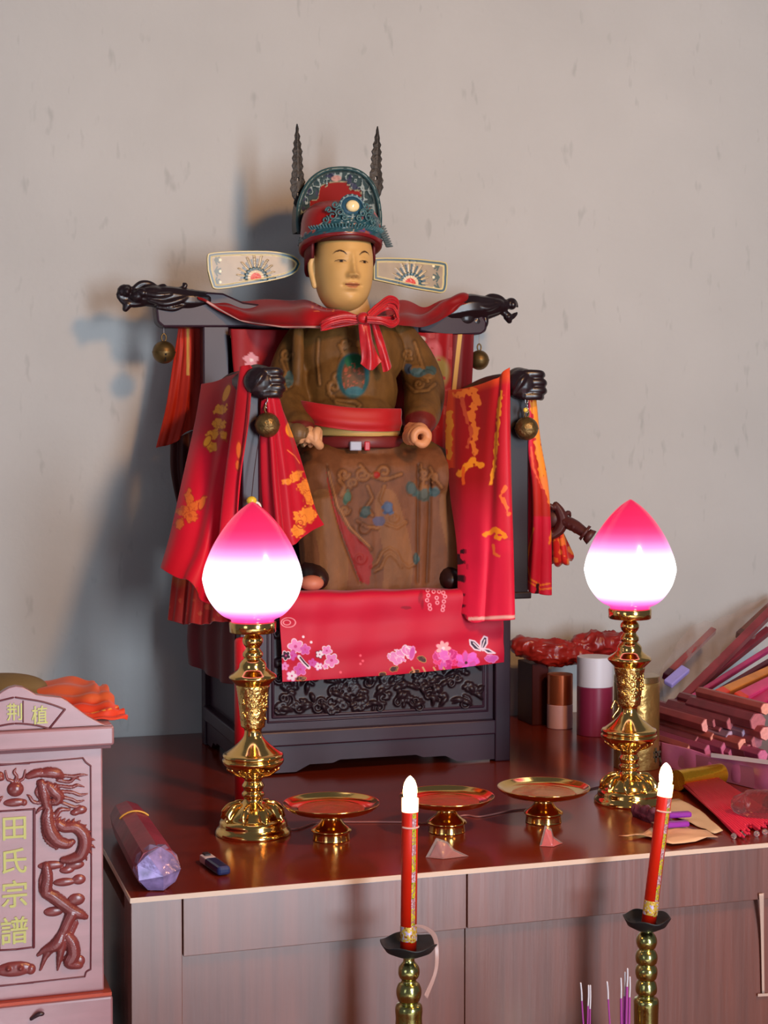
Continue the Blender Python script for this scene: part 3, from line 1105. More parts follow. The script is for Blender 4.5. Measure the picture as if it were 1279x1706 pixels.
# inner dark sweatband and the back flap reaching down behind the ears
bk = []
for (rr, z1, z0) in ((.0640, zh(394), zh(458)),):
    ts = np.linspace(R(-24), R(204), 60)
    V = [(HC[0] + rr * math.cos(t), HC[1] + .004 + rr * math.sin(t), zq) for t in ts for zq in (z1, z1 - (z1 - z0) * min(1, .62 + .5 * max(0, math.sin(t) + .2)))]
    Fc = [(2 * i, 2 * i + 1, 2 * i + 3, 2 * i + 2) for i in range(59)]
mk('hat_neckband', (np.array(V), Fc), plain('hat_dark_red', (84, 16, 22), .5), hat, solid=.005)
mk('hat_neckband', hoop(572, 401, 2.79, .0560, .0610, .006, 0, arc=(180, 360)), plain('hat_inner_red', (70, 18, 12), .5), hat, solid=.004)
# standing back crown
arch = cat([(497, 385), (496, 375), (496, 362), (498, 340), (506, 318), (520, 298), (540, 285), (562, 281), (585, 282), (604, 290), (619, 306), (628, 328), (632, 350), (633, 366), (632, 385)], 220)
YCR = 2.845
ns_, nr_ = len(arch), 120
cen = np.array([565, 400])
V, XY = [], []
for i in range(nr_):
    k = i / (nr_ - 1)
    for p in arch:
        q = p * (1 - k) + np.array([p[0] * .25 + cen[0] * .75, cen[1]]) * k
        V.append(at(q[0], q[1], YCR - .002 * 0) + np.array((0, .012 * min(1, k * 6) ** .5 + .016 * k, 0)))
        XY.append(q)
V = np.array(V)
XY = np.array(XY)
Fc = [(i * ns_ + j, (i + 1) * ns_ + j, (i + 1) * ns_ + j + 1, i * ns_ + j + 1) for i in range(nr_ - 1) for j in range(ns_ - 1)]
X, Y = XY[:, 0], XY[:, 1]
c2 = base(X, S(136, 20, 18))
dA = seg(X, Y, [tuple(p) for p in arch[::4]])
th_ = np.arctan2(Y - 380, X - 565)
lim = 24 + 5 * np.sin(th_ * 14) * (np.abs(X - 565) > 20) - 4 * (np.abs(X - 565) < 16)
put(c2, lim - dA, S(56, 74, 76))
put(c2, (1.2 - np.abs(dA - lim)) * (vnoise(X, Y, 2, .3) > .35), S(190, 184, 150))
vv = np.abs(vnoise(X, Y, 3, .16) - .5)
put(c2, (dA < lim - 2) * (dA > 6) * (vv < .05) * .9, S(160, 172, 168))
put(c2, (dA < lim - 2) * (dA > 6) * (vnoise(X, Y, 8, .13) > .75) * .8, S(60, 58, 86))
put(c2, (1.0 - np.abs(dA - 5)) * .8, S(170, 176, 160))
put(c2, (6 - dA), S(52, 66, 66))
put(c2, disc(X, Y, 562, 296, 9, 5) * 5, S(196, 150, 140))
V[:, 1] -= ((dA < lim) * (.003 + .003 * (vv < .12)))
crown = mk('hat_crown', (V, Fc), mat('painted_matt', vcol=True, rough=.7, spec=.25), hat, col=c2)
# crown thickness: closed shell behind
prof = [at(p[0], p[1], YCR + .004) for p in arch]
Vb = np.array(prof + [p + np.array((0, .045, 0)) for p in prof])
Fb = [(i, i + 1, ns_ + i + 1, ns_ + i) for i in range(ns_ - 1)] + [tuple(range(ns_, 2 * ns_)), ]
mk('hat_crown_back', (Vb, Fb), plain('crown_grey', (62, 60, 54), .4), hat)
mk('hat_crown_rim', tub([at(p[0], p[1], YCR) for p in arch[::3]], .0042, 10, smooth=False), plain('rim_teal', (48, 78, 80), .35), hat)
# petals along the brim
pt = []
for i, t in enumerate(np.linspace(R(-62), R(66), 30)):
    z_ = zh(396) + .004
    p = np.array((HC[0] + .0755 * math.sin(t), HC[1] - .0765 * math.cos(t), z_ - .004 * (1 - math.cos(t)) + (.008 if abs(t) < 1.3 else 0)))
    o_ = np.array((math.sin(t), -math.cos(t), .6)) * .004
    pt.append(tub([p - o_, p + o_ * 1.2], [.0026, .0016], 8))
mk('brim_petals', join(pt), plain('petal_teal', (70, 110, 116), .3), hat)
# flared petals at the right side
pt = []
for i in range(9):
    p = at(632 + i * 1.6, 382 + i * 3.4, 2.775)
    pt.append(tub([p, p + np.array((.009, -.004, .006 - i * .0009))], [.0036, .0014], 8))
mk('brim_petals', join(pt), plain('petal_grey', (74, 88, 90), .4), hat)
# medallion
jc = np.array((HC[0] + cx0 + .001, HC[1] - .0715, zh(352)))
mk('medallion', join([tub([jc + np.array((.0215 * math.cos(t), .004, .019 * math.sin(t))) for t in np.linspace(0, 2 * math.pi, 40)], .0034, 8, smooth=False),
                      ell(jc + np.array((0, .008, 0)), (.021, .008, .018), 28)]), plain('medallion_blue', (40, 78, 98), .3), hat)
pe = [ell(jc + np.array((.0225 * math.cos(t), .002, .0205 * math.sin(t))), .0024, 8) for t in np.linspace(0, 2 * math.pi, 17)[:-1]]
mk('medallion_beads', join(pe), plain('bead_pale', (120, 150, 150), .3), hat)
mk('jewel', ell(jc + np.array((0, -.001, 0)), (.0128, .008, .0108), 28), plain('jewel_pearl', (236, 214, 160), .12, coat=.5), hat)
# scroll ornament below the medallion
pt = []
rs = np.random.default_rng(3)
for s in (-1, 1):
    for (dx, dz, r_, rot) in ((.022, -.012, .008, 0), (.035, -.018, .009, 1), (.048, -.025, .007, 2), (.014, -.022, .006, 1), (.030, .002, .007, 3), (.042, -.008, .006, 0)):
        pp = []
        for q in np.linspace(0, 1, 12):
            t = rot + q * 7.5
            xx = dx + r_ * (1 - .7 * q) * math.cos(t)
            zq = dz + r_ * (1 - .7 * q) * math.sin(t)
            al = xx / .073
            pp.append((HC[0] + s * .074 * math.sin(al), HC[1] - .075 * math.cos(al), zh(352) + zq))
        pt.append(tub(pp, .0018, 7, smooth=False))
mk('hat_scrollwork', join(pt), plain('scroll_teal', (66, 100, 104), .3), hat)


# feathers: serrated pierced blades
def blade(cx, ytop, ybot, lean, Y0, seed):
    rs = np.random.default_rng(seed)
    L_, R_ = [], []
    n = 22
    for i in range(n + 1):
        k = i / n
        yy = ytop + (ybot - ytop) * k
        w = (5.0 + 4.5 * k) * min(1, k * 3.0) ** .8 * (1 if k < .8 else 1 - (k - .8) * 3.0) + .6
        j = 1.7 if i % 2 else -.9
        c_ = cx + lean * (k - .5) * 8
        if .62 < k < .82:
            w += 2.2
        L_.append((c_ - w - j * min(1, k * 4), yy))
        R_.append((c_ + w + j * min(1, k * 4) + rs.uniform(-.5, .5), yy + 2))
    V, Fc = [], []
    for th_ in (0, .004):
        for l, r_ in zip(L_, R_):
            for q in (0, .25, .42, .58, .75, 1):
                p = at(l[0] * (1 - q) + r_[0] * q, l[1] * (1 - q) + r_[1] * q, Y0)
                V.append(p + np.array((0, th_ * (1.6 - abs(q - .5)) if th_ else -.004 * (.5 - abs(q - .5)), 0)))
    m_ = (n + 1) * 6
    for i in range(n):
        for j in range(5):
            if j == 2 and i % 4 == 2 and 10 < i < 19:       # pierced holes
                continue
            a = i * 6 + j
            Fc.append((a, a + 6, a + 7, a + 1))
            Fc.append((m_ + a, m_ + a + 1, m_ + a + 7, m_ + a + 6))
        Fc.append((i * 6, m_ + i * 6, m_ + i * 6 + 6, i * 6 + 6))
        Fc.append((i * 6 + 5, i * 6 + 11, m_ + i * 6 + 11, m_ + i * 6 + 5))
    return np.array(V), Fc


fm = plain('feather_dark', (32, 26, 22), .5, bump=.4, bscale=150)
mk('hat_feather', blade(496, 206, 345, .2, 2.862, 1), fm, hat, smooth=False)
mk('hat_feather', blade(627, 210, 340, -.6, 2.862, 2), fm, hat, smooth=False)


# wings: flat painted paddles
def wing(top, bot, Y0, sun, right):
    n, m_ = 220, 110
    T_, B_ = cat(top, n), cat(bot, n)
    XY = np.array([T_ * (1 - k) + B_ * k for k in np.linspace(0, 1, m_)]).reshape(-1, 2)
    X, Y = XY[:, 0], XY[:, 1]
    out = [tuple(p) for p in T_[::6]] + [tuple(T_[-1])] + [tuple(p) for p in B_[::-6]] + [tuple(B_[0])]
    out.append(out[0])
    dA = seg(X, Y, out)
    c = base(X, S(146, 128, 104))
    c *= (.9 + .2 * vnoise(X, Y, 1, .12))[:, None]
    sx, sy = sun
    dx, dy = X - sx, Y - sy
    rr = np.hypot(dx, dy * 1.05)
    an = np.arctan2(-dy, dx)
    up_ = (Y < sy + 4)
    ray_ = np.abs(np.sin(an * 9.5))
    L_ = 40 - 8 * np.abs(np.cos(an)) ** 2
    put(c, (rr < L_) * (rr > 12) * (ray_ < .42 * (1 - (rr - 12) / (L_ - 10)).clip(.1, 1)) * up_, S(222, 206, 160))
    put(c, (rr < L_ - 6) * (rr > 10) * (ray_ > .72 + .2 * (rr - 14) / 26) * up_, S(36, 72, 86))
    put(c, (19 - rr) * up_, S(36, 78, 88))
    put(c, (14 - rr) * up_, S(206, 186, 150))
    put(c, (9.5 - rr) * up_, S(200, 44, 16))
    ed = -1 if not right else 1
    xe = 358 if not right else 731
    for k, yy in enumerate((433, 452, 470) if not right else (443, 462, 480)):
        for a in (-2, -1, 0, 1, 2):
            line(c, X, Y, [(xe, yy + (0 if a == 0 else 0)), (xe - ed * 11 * math.cos(a * .6) * (1 if k == 1 else .8), yy + 8 * math.sin(a * .6))], 1.3, S(48, 74, 70))
        put(c, disc(X, Y, xe - ed * 9, yy, 2.5) * 4, S(220, 210, 170))
    put(c, (8.0 - dA), S(206, 188, 132))
    put(c, (5.8 - dA), S(34, 74, 88))
    put(c, (2.2 - dA), S(196, 176, 110))
    h = np.where(dA < 6.5, .002, 0) + (rr < 19) * up_ * .001 + ((rr < L_) & (ray_ < .3)) * up_ * .0006
    V = np.array([at(a, b2, Y0) for a, b2 in XY])
    V[:, 1] -= h
    V2 = V.copy()
    V2[:, 1] = Y0 + .007
    Fc = [(i * n + j, (i + 1) * n + j, (i + 1) * n + j + 1, i * n + j + 1) for i in range(m_ - 1) for j in range(n - 1)]
    N_ = n * m_
    Fc2 = Fc + [tuple(N_ + k for k in f[::-1]) for f in Fc]
    rim = [j for j in range(n)] + [i * n + n - 1 for i in range(1, m_)] + [(m_ - 1) * n + j for j in range(n - 2, -1, -1)] + [i * n for i in range(m_ - 2, 0, -1)]
    for a, b2 in zip(rim, rim[1:] + rim[:1]):
        Fc2.append((a, b2, N_ + b2, N_ + a))
    return (np.vstack([V, V2]), Fc2), np.vstack([c, c])


wv, wc = wing([(346, 450), (345.5, 427), (352, 421.5), (380, 419), (420, 418), (455, 419), (482, 424), (496, 432), (500, 440)],
              [(346, 450), (352, 472), (358, 481), (380, 480), (410, 475), (445, 469), (478, 461), (494, 452), (500, 440)], 2.87, (426, 463), False)
mk('hat_wing', wv, PAINTG, hat, col=wc)
wv, wc = wing([(622, 430), (650, 429.5), (690, 431), (720, 434), (736, 436), (744, 440), (745, 455), (744.5, 462)],
              [(622, 466), (650, 472), (690, 481), (720, 486), (734, 488), (741, 485), (744, 475), (744.5, 462)], 2.87, (683, 472), True)
mk('hat_wing', wv, PAINTG, hat, col=wc)

# ================================================================== cloths
red, dred, pink, orange, yel = S(196, 24, 30), S(120, 14, 18), S(216, 28, 62), S(226, 96, 22), S(236, 150, 40)
sin = np.sin


def fd(*w):
    """sum of folds: (amplitude, frequency, phase, growth)"""
    def f(U, W):
        r = 0
        for a, k, p, gr in w:
            r = r + a * sin(k * U * 6.283 + p + .6 * sin(W * 3)) * (W ** gr if gr else 1)
        return r
    return f


def top(o, label, c, group=None):
    return tag(o, label, c, group)


# big cloth behind the throne back, showing at both sides
def p_(U, W, X, Y):
    c = base(X, S(186, 44, 26))
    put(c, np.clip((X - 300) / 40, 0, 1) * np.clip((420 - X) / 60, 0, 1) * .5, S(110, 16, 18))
    put(c, (2.6 - np.abs(X - 313 + (Y - 545) * .0)) * (Y < 625), S(214, 160, 84))
    put(c, np.clip((X - 690) / 10, 0, 1) * (X < 752), S(150, 24, 34))
    put(c, (4.2 - np.abs(X - (766 - (Y - 550) * .12))) * (X > 740), S(196, 146, 74))
    return c


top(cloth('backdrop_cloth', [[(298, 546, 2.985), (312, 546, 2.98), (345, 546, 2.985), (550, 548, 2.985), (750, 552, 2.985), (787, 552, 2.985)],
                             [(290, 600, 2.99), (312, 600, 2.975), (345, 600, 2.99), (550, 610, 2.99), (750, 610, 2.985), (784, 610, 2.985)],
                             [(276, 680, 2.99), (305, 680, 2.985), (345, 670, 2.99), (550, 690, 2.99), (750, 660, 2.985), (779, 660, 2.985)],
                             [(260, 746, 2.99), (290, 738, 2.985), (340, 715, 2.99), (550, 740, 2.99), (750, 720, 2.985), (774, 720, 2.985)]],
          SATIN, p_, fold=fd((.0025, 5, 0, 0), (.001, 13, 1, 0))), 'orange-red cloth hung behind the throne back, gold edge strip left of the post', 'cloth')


def p_(U, W, X, Y):
    c = base(X, S(150, 20, 26))
    flower(c, X, Y, 418, 600, 14, S(220, 150, 160), 5, .3, S(240, 220, 220))
    put(c, disc(X, Y, 722, 590, 16, 26) * 3, S(190, 84, 90))
    put(c, disc(X, Y, 730, 620, 22, 30) * 3, S(150, 128, 70))
    put(c, disc(X, Y, 712, 625, 12, 20) * 3, S(196, 96, 100))
    put(c, disc(X, Y, 700, 565, 10, 6) * 3, S(190, 170, 160))
    put(c, (vnoise(X, Y, 3, .1) > .72) * (X > 690), S(170, 60, 60))
    return c


top(cloth('seat_back_cloth', [[(384, 548, 2.905), (480, 550, 2.90), (600, 552, 2.90), (700, 554, 2.90), (754, 556, 2.905)],
                              [(388, 610, 2.91), (480, 615, 2.90), (600, 615, 2.90), (700, 620, 2.90), (752, 620, 2.905)],
                              [(398, 700, 2.90), (480, 700, 2.90), (600, 700, 2.90), (700, 700, 2.90), (748, 705, 2.905)],
                              [(404, 900, 2.90), (480, 900, 2.90), (600, 900, 2.90), (700, 900, 2.90), (745, 900, 2.905)]],
          SATIN, p_, fold=fd((.003, 6, 0, 0))), 'dark red flowered cloth covering the throne back behind the statue', 'cloth')


top(cloth('drape_underside', [[(284, 735, 2.995), (300, 728, 2.985), (320, 718, 2.98), (345, 712, 2.985)],
                               [(286, 790, 2.99), (302, 790, 2.98), (322, 790, 2.975), (345, 790, 2.98)],
                               [(300, 860, 2.97), (312, 862, 2.965), (326, 864, 2.965), (345, 864, 2.97)],
                               [(312, 930, 2.96), (320, 932, 2.955), (332, 934, 2.955), (348, 934, 2.96)]],
          SATIN, lambda U, W, X, Y: base(X, S(62, 22, 20)), fold=fd((.003, 3, 0, 0))), 'dark brown cloth hanging below the orange-red one, left of the throne back', 'cloth')


def p_(U, W, X, Y):
    c = base(X, S(104, 16, 22))
    put(c, (4.0 - np.abs(X - (766 - (Y - 558) * .11))), S(206, 160, 84))
    return c


top(cloth('post_drape', [[(738, 557, 2.918), (752, 557, 2.916), (766, 557, 2.916), (778, 557, 2.918), (789, 557, 2.922)],
                         [(736, 640, 2.918), (750, 640, 2.912), (764, 640, 2.912), (774, 640, 2.914), (785, 640, 2.922)],
                         [(730, 740, 2.915), (744, 740, 2.908), (758, 740, 2.908), (768, 740, 2.91), (778, 740, 2.92)]],
          SATIN, p_, fold=fd((.0015, 2, 0, 0)), nu=120, nv=120), 'dark red cloth strip with gold stripe hanging over the right back post of the throne', 'cloth')


# lower drapes hanging left of the base
def p_(U, W, X, Y):
    c = base(X, S(158, 30, 26))
    put(c, disc(X, Y, 300, 960, 16, 24) * 2, S(170, 74, 40))
    put(c, (vnoise(X, Y, 1, .09) > .74) * .6, S(180, 80, 50))
    return c


top(cloth('side_drape', [[(330, 700, 2.90), (350, 700, 2.88), (372, 700, 2.86), (392, 700, 2.84)],
                         [(322, 820, 2.88), (345, 820, 2.85), (372, 820, 2.82), (396, 820, 2.80)],
                         [(296, 930, 2.84), (325, 935, 2.80), (360, 938, 2.77), (400, 940, 2.75)],
                         [(282, 1034, 2.80), (312, 1040, 2.76), (350, 1038, 2.73), (398, 1034, 2.70)]],
          SATIN, p_, fold=fd((.006, 3, 0, .5), (.003, 7, 1, .5))), 'red cloth with rusty patches hanging lowest behind the left glowing lamp', 'cloth')
top(cloth('base_drape', [[(318, 1010, 2.90), (345, 1010, 2.84), (372, 1010, 2.77), (396, 1010, 2.70)],
                         [(314, 1060, 2.90), (342, 1062, 2.84), (370, 1064, 2.77), (394, 1066, 2.70)],
                         [(315, 1105, 2.90), (343, 1120, 2.84), (368, 1135, 2.77), (392, 1142, 2.70)]],
          SATIN, lambda U, W, X, Y: base(X, S(92, 18, 26)), fold=fd((.004, 3, 0, 0))), 'plain maroon cloth covering the left side of the throne base', 'cloth')


# left arm, outer drape
def lily(c, X, Y, pts, col, edge):
    for cx, cy, a, b_, ro in pts:
        wb = (vnoise(X, Y, 6, .28) - .5) * .75 * (a > 5)
        dd = disc(X, Y, cx, cy, a, b_, ro)
        put(c, (dd + wb + 1.2 / a) * 9, edge)
        put(c, (dd + wb) * 9, col)
        put(c, (.045 - np.abs(vnoise(X, Y, 9, .17) - .5)) * 14 * (dd + wb > 0) * (a > 5), edge)


def p_(U, W, X, Y):
    c = base(X, S(214, 18, 44))
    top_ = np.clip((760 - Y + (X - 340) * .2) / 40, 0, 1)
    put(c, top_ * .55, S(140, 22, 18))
    put(c, np.exp(-((U - .52) / .10) ** 2) * .0, dred)
    lily(c, X, Y, [(378, 655, 5, 15, 20), (368, 682, 13, 9, -20), (366, 706, 12, 9, 30), (356, 724, 13, 8, -30), (352, 744, 10, 8, 10), (346, 735, 5, 10, 30), (372, 725, 6, 10, -20)], yel, S(176, 60, 24))
    lily(c, X, Y, [(316, 832, 7, 17, -8), (324, 843, 14, 8, -20), (307, 852, 12, 9, 20), (318, 862, 12, 9, -20), (300, 872, 8, 10, 20), (337, 838, 5, 12, 20)], S(222, 104, 40), S(176, 40, 30))
    line(c, X, Y, [(318, 850), (330, 836), (345, 828)], 1.4, S(222, 104, 40))
    lily(c, X, Y, [(322, 990, 6, 14, 0), (398, 750, 4, 14, 0), (396, 775, 3, 8, 0)], S(222, 100, 40), S(180, 40, 30))
    return c


def fold_l(U, W):
    return -.016 * np.exp(-((U - .56) / .085) ** 2) * W ** .4 + .008 * np.exp(-((U - .72) / .06) ** 2) + .007 * sin(U * 19) * W - .01 * np.exp(-((U - .86) / .05) ** 2) * W ** .5


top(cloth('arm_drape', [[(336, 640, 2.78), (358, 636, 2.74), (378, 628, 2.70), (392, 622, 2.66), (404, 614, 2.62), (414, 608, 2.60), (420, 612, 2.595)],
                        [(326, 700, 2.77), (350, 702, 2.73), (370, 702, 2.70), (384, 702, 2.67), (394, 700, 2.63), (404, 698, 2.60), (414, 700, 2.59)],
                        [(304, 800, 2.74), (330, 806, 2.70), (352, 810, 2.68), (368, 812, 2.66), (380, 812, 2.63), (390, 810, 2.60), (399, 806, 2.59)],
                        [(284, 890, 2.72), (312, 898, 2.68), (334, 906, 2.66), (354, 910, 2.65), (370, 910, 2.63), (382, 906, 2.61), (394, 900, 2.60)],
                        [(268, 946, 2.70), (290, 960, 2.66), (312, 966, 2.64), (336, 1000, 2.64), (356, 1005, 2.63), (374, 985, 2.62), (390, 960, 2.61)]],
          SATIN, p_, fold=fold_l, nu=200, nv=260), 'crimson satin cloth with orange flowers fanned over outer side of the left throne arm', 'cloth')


def p_(U, W, X, Y):
    c = base(X, S(180, 16, 38))
    put(c, (disc(X, Y, 486, 715, 12, 15) * 8), S(232, 140, 40))
    lily(c, X, Y, [(490, 795, 15, 8, -40), (478, 802, 10, 5, -10), (508, 812, 13, 13, 0), (514, 830, 9, 12, -20), (502, 862, 16, 13, 0), (512, 858, 14, 14, 0), (496, 884, 12, 10, 0)], S(232, 134, 48), S(190, 70, 34))
    line(c, X, Y, spiral(500, 872, 10, 1.2), .9, S(170, 70, 30))
    line(c, X, Y, [(478, 750), (490, 760), (498, 772)], 1, S(230, 110, 60))
    return c


top(cloth('arm_drape', [[(436, 668, 2.60), (446, 664, 2.585), (455, 662, 2.585), (462, 664, 2.60), (468, 670, 2.62)],
                        [(436, 740, 2.61), (452, 740, 2.59), (466, 738, 2.59), (480, 736, 2.61), (492, 732, 2.63)],
                        [(438, 800, 2.61), (456, 805, 2.585), (474, 806, 2.585), (494, 804, 2.60), (512, 796, 2.62)],
                        [(442, 850, 2.61), (462, 870, 2.58), (482, 880, 2.58), (506, 870, 2.60), (528, 850, 2.62)],
                        [(446, 880, 2.60), (468, 912, 2.58), (488, 908, 2.58), (512, 888, 2.60), (541, 874, 2.62)]],
          SATIN, p_, fold=lambda U, W: .007 * sin(U * 26 + .5) * np.clip(1.25 - U * 1.5, 0, 1) * W ** .3 + .003 * sin(U * 11), nu=180, nv=240),
    'crimson satin cloth with large orange blossoms hanging inside the left throne arm', 'cloth')


# right arm drape
def flame(c, X, Y, pts, w, col):
    d = seg(X, Y, pts) + (vnoise(X, Y, 7, .22) - .5) * w * 1.7
    put(c, (w - d) * .8, col)


def p_(U, W, X, Y):
    c = base(X, S(158, 20, 24))
    low = np.clip((Y - 800) / 110, 0, 1)
    c = c * (1 - low[:, None]) + S(224, 30, 66) * low[:, None]
    rt_ = np.clip((X - 820) / 20, 0, 1) * (Y < 900)
    put(c, rt_ * .7, S(206, 30, 50))
    lf = np.clip((760 - X) / 6, 0, 1) * (Y < 780)
    put(c, lf, S(222, 66, 24))
    top_ = np.clip((656 - (X - 750) * .28 + 12 - Y) / 14, 0, 1)
    put(c, top_ * .8, S(214, 74, 30))
    o1, o2 = S(226, 118, 44), S(236, 140, 34)
    flame(c, X, Y, [(762, 658), (790, 652), (795, 670), (785, 690), (790, 715)], 6.5, o1)
    flame(c, X, Y, [(770, 665), (775, 690), (786, 720), (780, 745)], 3.5, S(196, 76, 46))
    flame(c, X, Y, [(795, 715), (788, 740), (792, 755)], 5, o1)
    flame(c, X, Y, [(766, 790), (778, 776), (788, 768), (800, 775)], 5.5, o2)
    flame(c, X, Y, [(772, 780), (772, 806)], 3, S(224, 90, 30))
    flame(c, X, Y, [(836, 652), (833, 672), (830, 705), (827, 740), (824, 780), (818, 806)], 3.4, yel)
    flame(c, X, Y, [(750, 690), (748, 745), (750, 760)], 6, yel)
    flame(c, X, Y, [(842, 812), (834, 826), (842, 842), (846, 856)], 3.6, S(236, 110, 50))
    flame(c, X, Y, [(808, 890), (825, 882), (842, 893), (828, 896)], 4.2, S(244, 140, 30))
    flame(c, X, Y, [(822, 908), (824, 922), (832, 926)], 2.6, S(236, 110, 50))
    put(c, (3 - np.abs(Y - (1031 - (X - 780) * .05))) * (X > 780), S(232, 170, 160))
    put(c, (vnoise(X, Y, 5, .11) > .62) * np.clip((782 - X) / 10, 0, 1) * (Y > 885), S(56, 16, 30))
    return c


top(cloth('arm_drape', [[(748, 650, 2.72), (770, 648, 2.68), (800, 640, 2.64), (825, 630, 2.61), (840, 618, 2.60), (849, 612, 2.595)],
                        [(743, 720, 2.71), (768, 720, 2.66), (798, 716, 2.62), (822, 712, 2.59), (842, 706, 2.575), (850, 700, 2.58)],
                        [(752, 820, 2.68), (772, 822, 2.64), (798, 822, 2.61), (826, 822, 2.585), (846, 820, 2.575), (853, 818, 2.58)],
                        [(764, 910, 2.66), (782, 914, 2.63), (804, 914, 2.60), (830, 914, 2.585), (850, 912, 2.578), (856, 910, 2.58)],
                        [(766, 1010, 2.65), (784, 1036, 2.62), (804, 1036, 2.60), (830, 1034, 2.59), (852, 1032, 2.58), (859, 1030, 2.585)]],
          SATIN, p_, fold=lambda U, W: .004 * sin(U * 9 + 1.2) * (.25 + W) - .006 * np.exp(-((U - .66 + .25 * W) / .07) ** 2), nu=200, nv=300),
    'red cloth with flame-like orange pattern turning plain pink below, over inner right throne arm', 'cloth')


def p_(U, W, X, Y):
    c = base(X, S(206, 28, 60))
    put(c, np.clip((X - 884) / 6, 0, 1) * (Y < 860), S(184, 40, 32))
    flame(c, X, Y, [(889, 668), (894, 700), (896, 735), (900, 760), (903, 790)], 6.5, S(236, 140, 44))
    flame(c, X, Y, [(906, 800), (914, 820), (918, 840)], 6, S(236, 130, 60))
    flame(c, X, Y, [(884, 745), (888, 780), (902, 812)], 2.4, S(230, 90, 60))
    line(c, X, Y, [(889, 880), (882, 910), (878, 940), (884, 965), (900, 975), (915, 972)], 1.3, S(236, 130, 40))
    line(c, X, Y, [(880, 968), (900, 982), (918, 980)], 1.1, S(236, 130, 40))
    flame(c, X, Y, [(895, 975), (893, 990)], 3.2, S(50, 16, 24))
    flame(c, X, Y, [(918, 885), (914, 905)], 2, S(236, 130, 40))
    return c


top(cloth('arm_drape', [[(868, 664, 2.64), (876, 662, 2.62), (886, 662, 2.61), (894, 666, 2.62)],
                        [(866, 730, 2.65), (878, 732, 2.62), (890, 732, 2.61), (902, 732, 2.63)],
                        [(872, 800, 2.66), (888, 804, 2.63), (902, 806, 2.62), (914, 806, 2.64)],
                        [(874, 880, 2.67), (890, 884, 2.64), (906, 886, 2.63), (918, 886, 2.65)],
                        [(862, 978, 2.68), (884, 986, 2.65), (904, 991, 2.64), (920, 990, 2.66)]],
          SATIN, p_, fold=lambda U, W: .006 * sin(U * 15 + 2) * (.3 + W), nu=120, nv=240), 'narrow pink-red cloth with gold pattern hanging outside the right throne arm', 'cloth')


def p_(U, W, X, Y):
    c = base(X, S(196, 34, 28))
    put(c, (vnoise(X, Y, 5, .15) > .58) * .9, S(228, 116, 44))
    return c


top(cloth('curled_cloth_end', [[(912, 880, 2.70), (920, 874, 2.66), (930, 876, 2.64), (938, 888, 2.66)],
                               [(910, 908, 2.70), (922, 905, 2.65), (936, 905, 2.63), (948, 912, 2.66)],
                               [(912, 930, 2.70), (924, 936, 2.65), (940, 936, 2.63), (954, 926, 2.66)],
                               [(916, 936, 2.72), (926, 941, 2.68), (942, 940, 2.66), (952, 934, 2.68)]],
          SATIN, p_, fold=fd((.003, 3, 0, 0)), nu=60, nv=60), 'curled orange-red cloth end sticking out beneath the carved hilt right of throne', 'cloth')


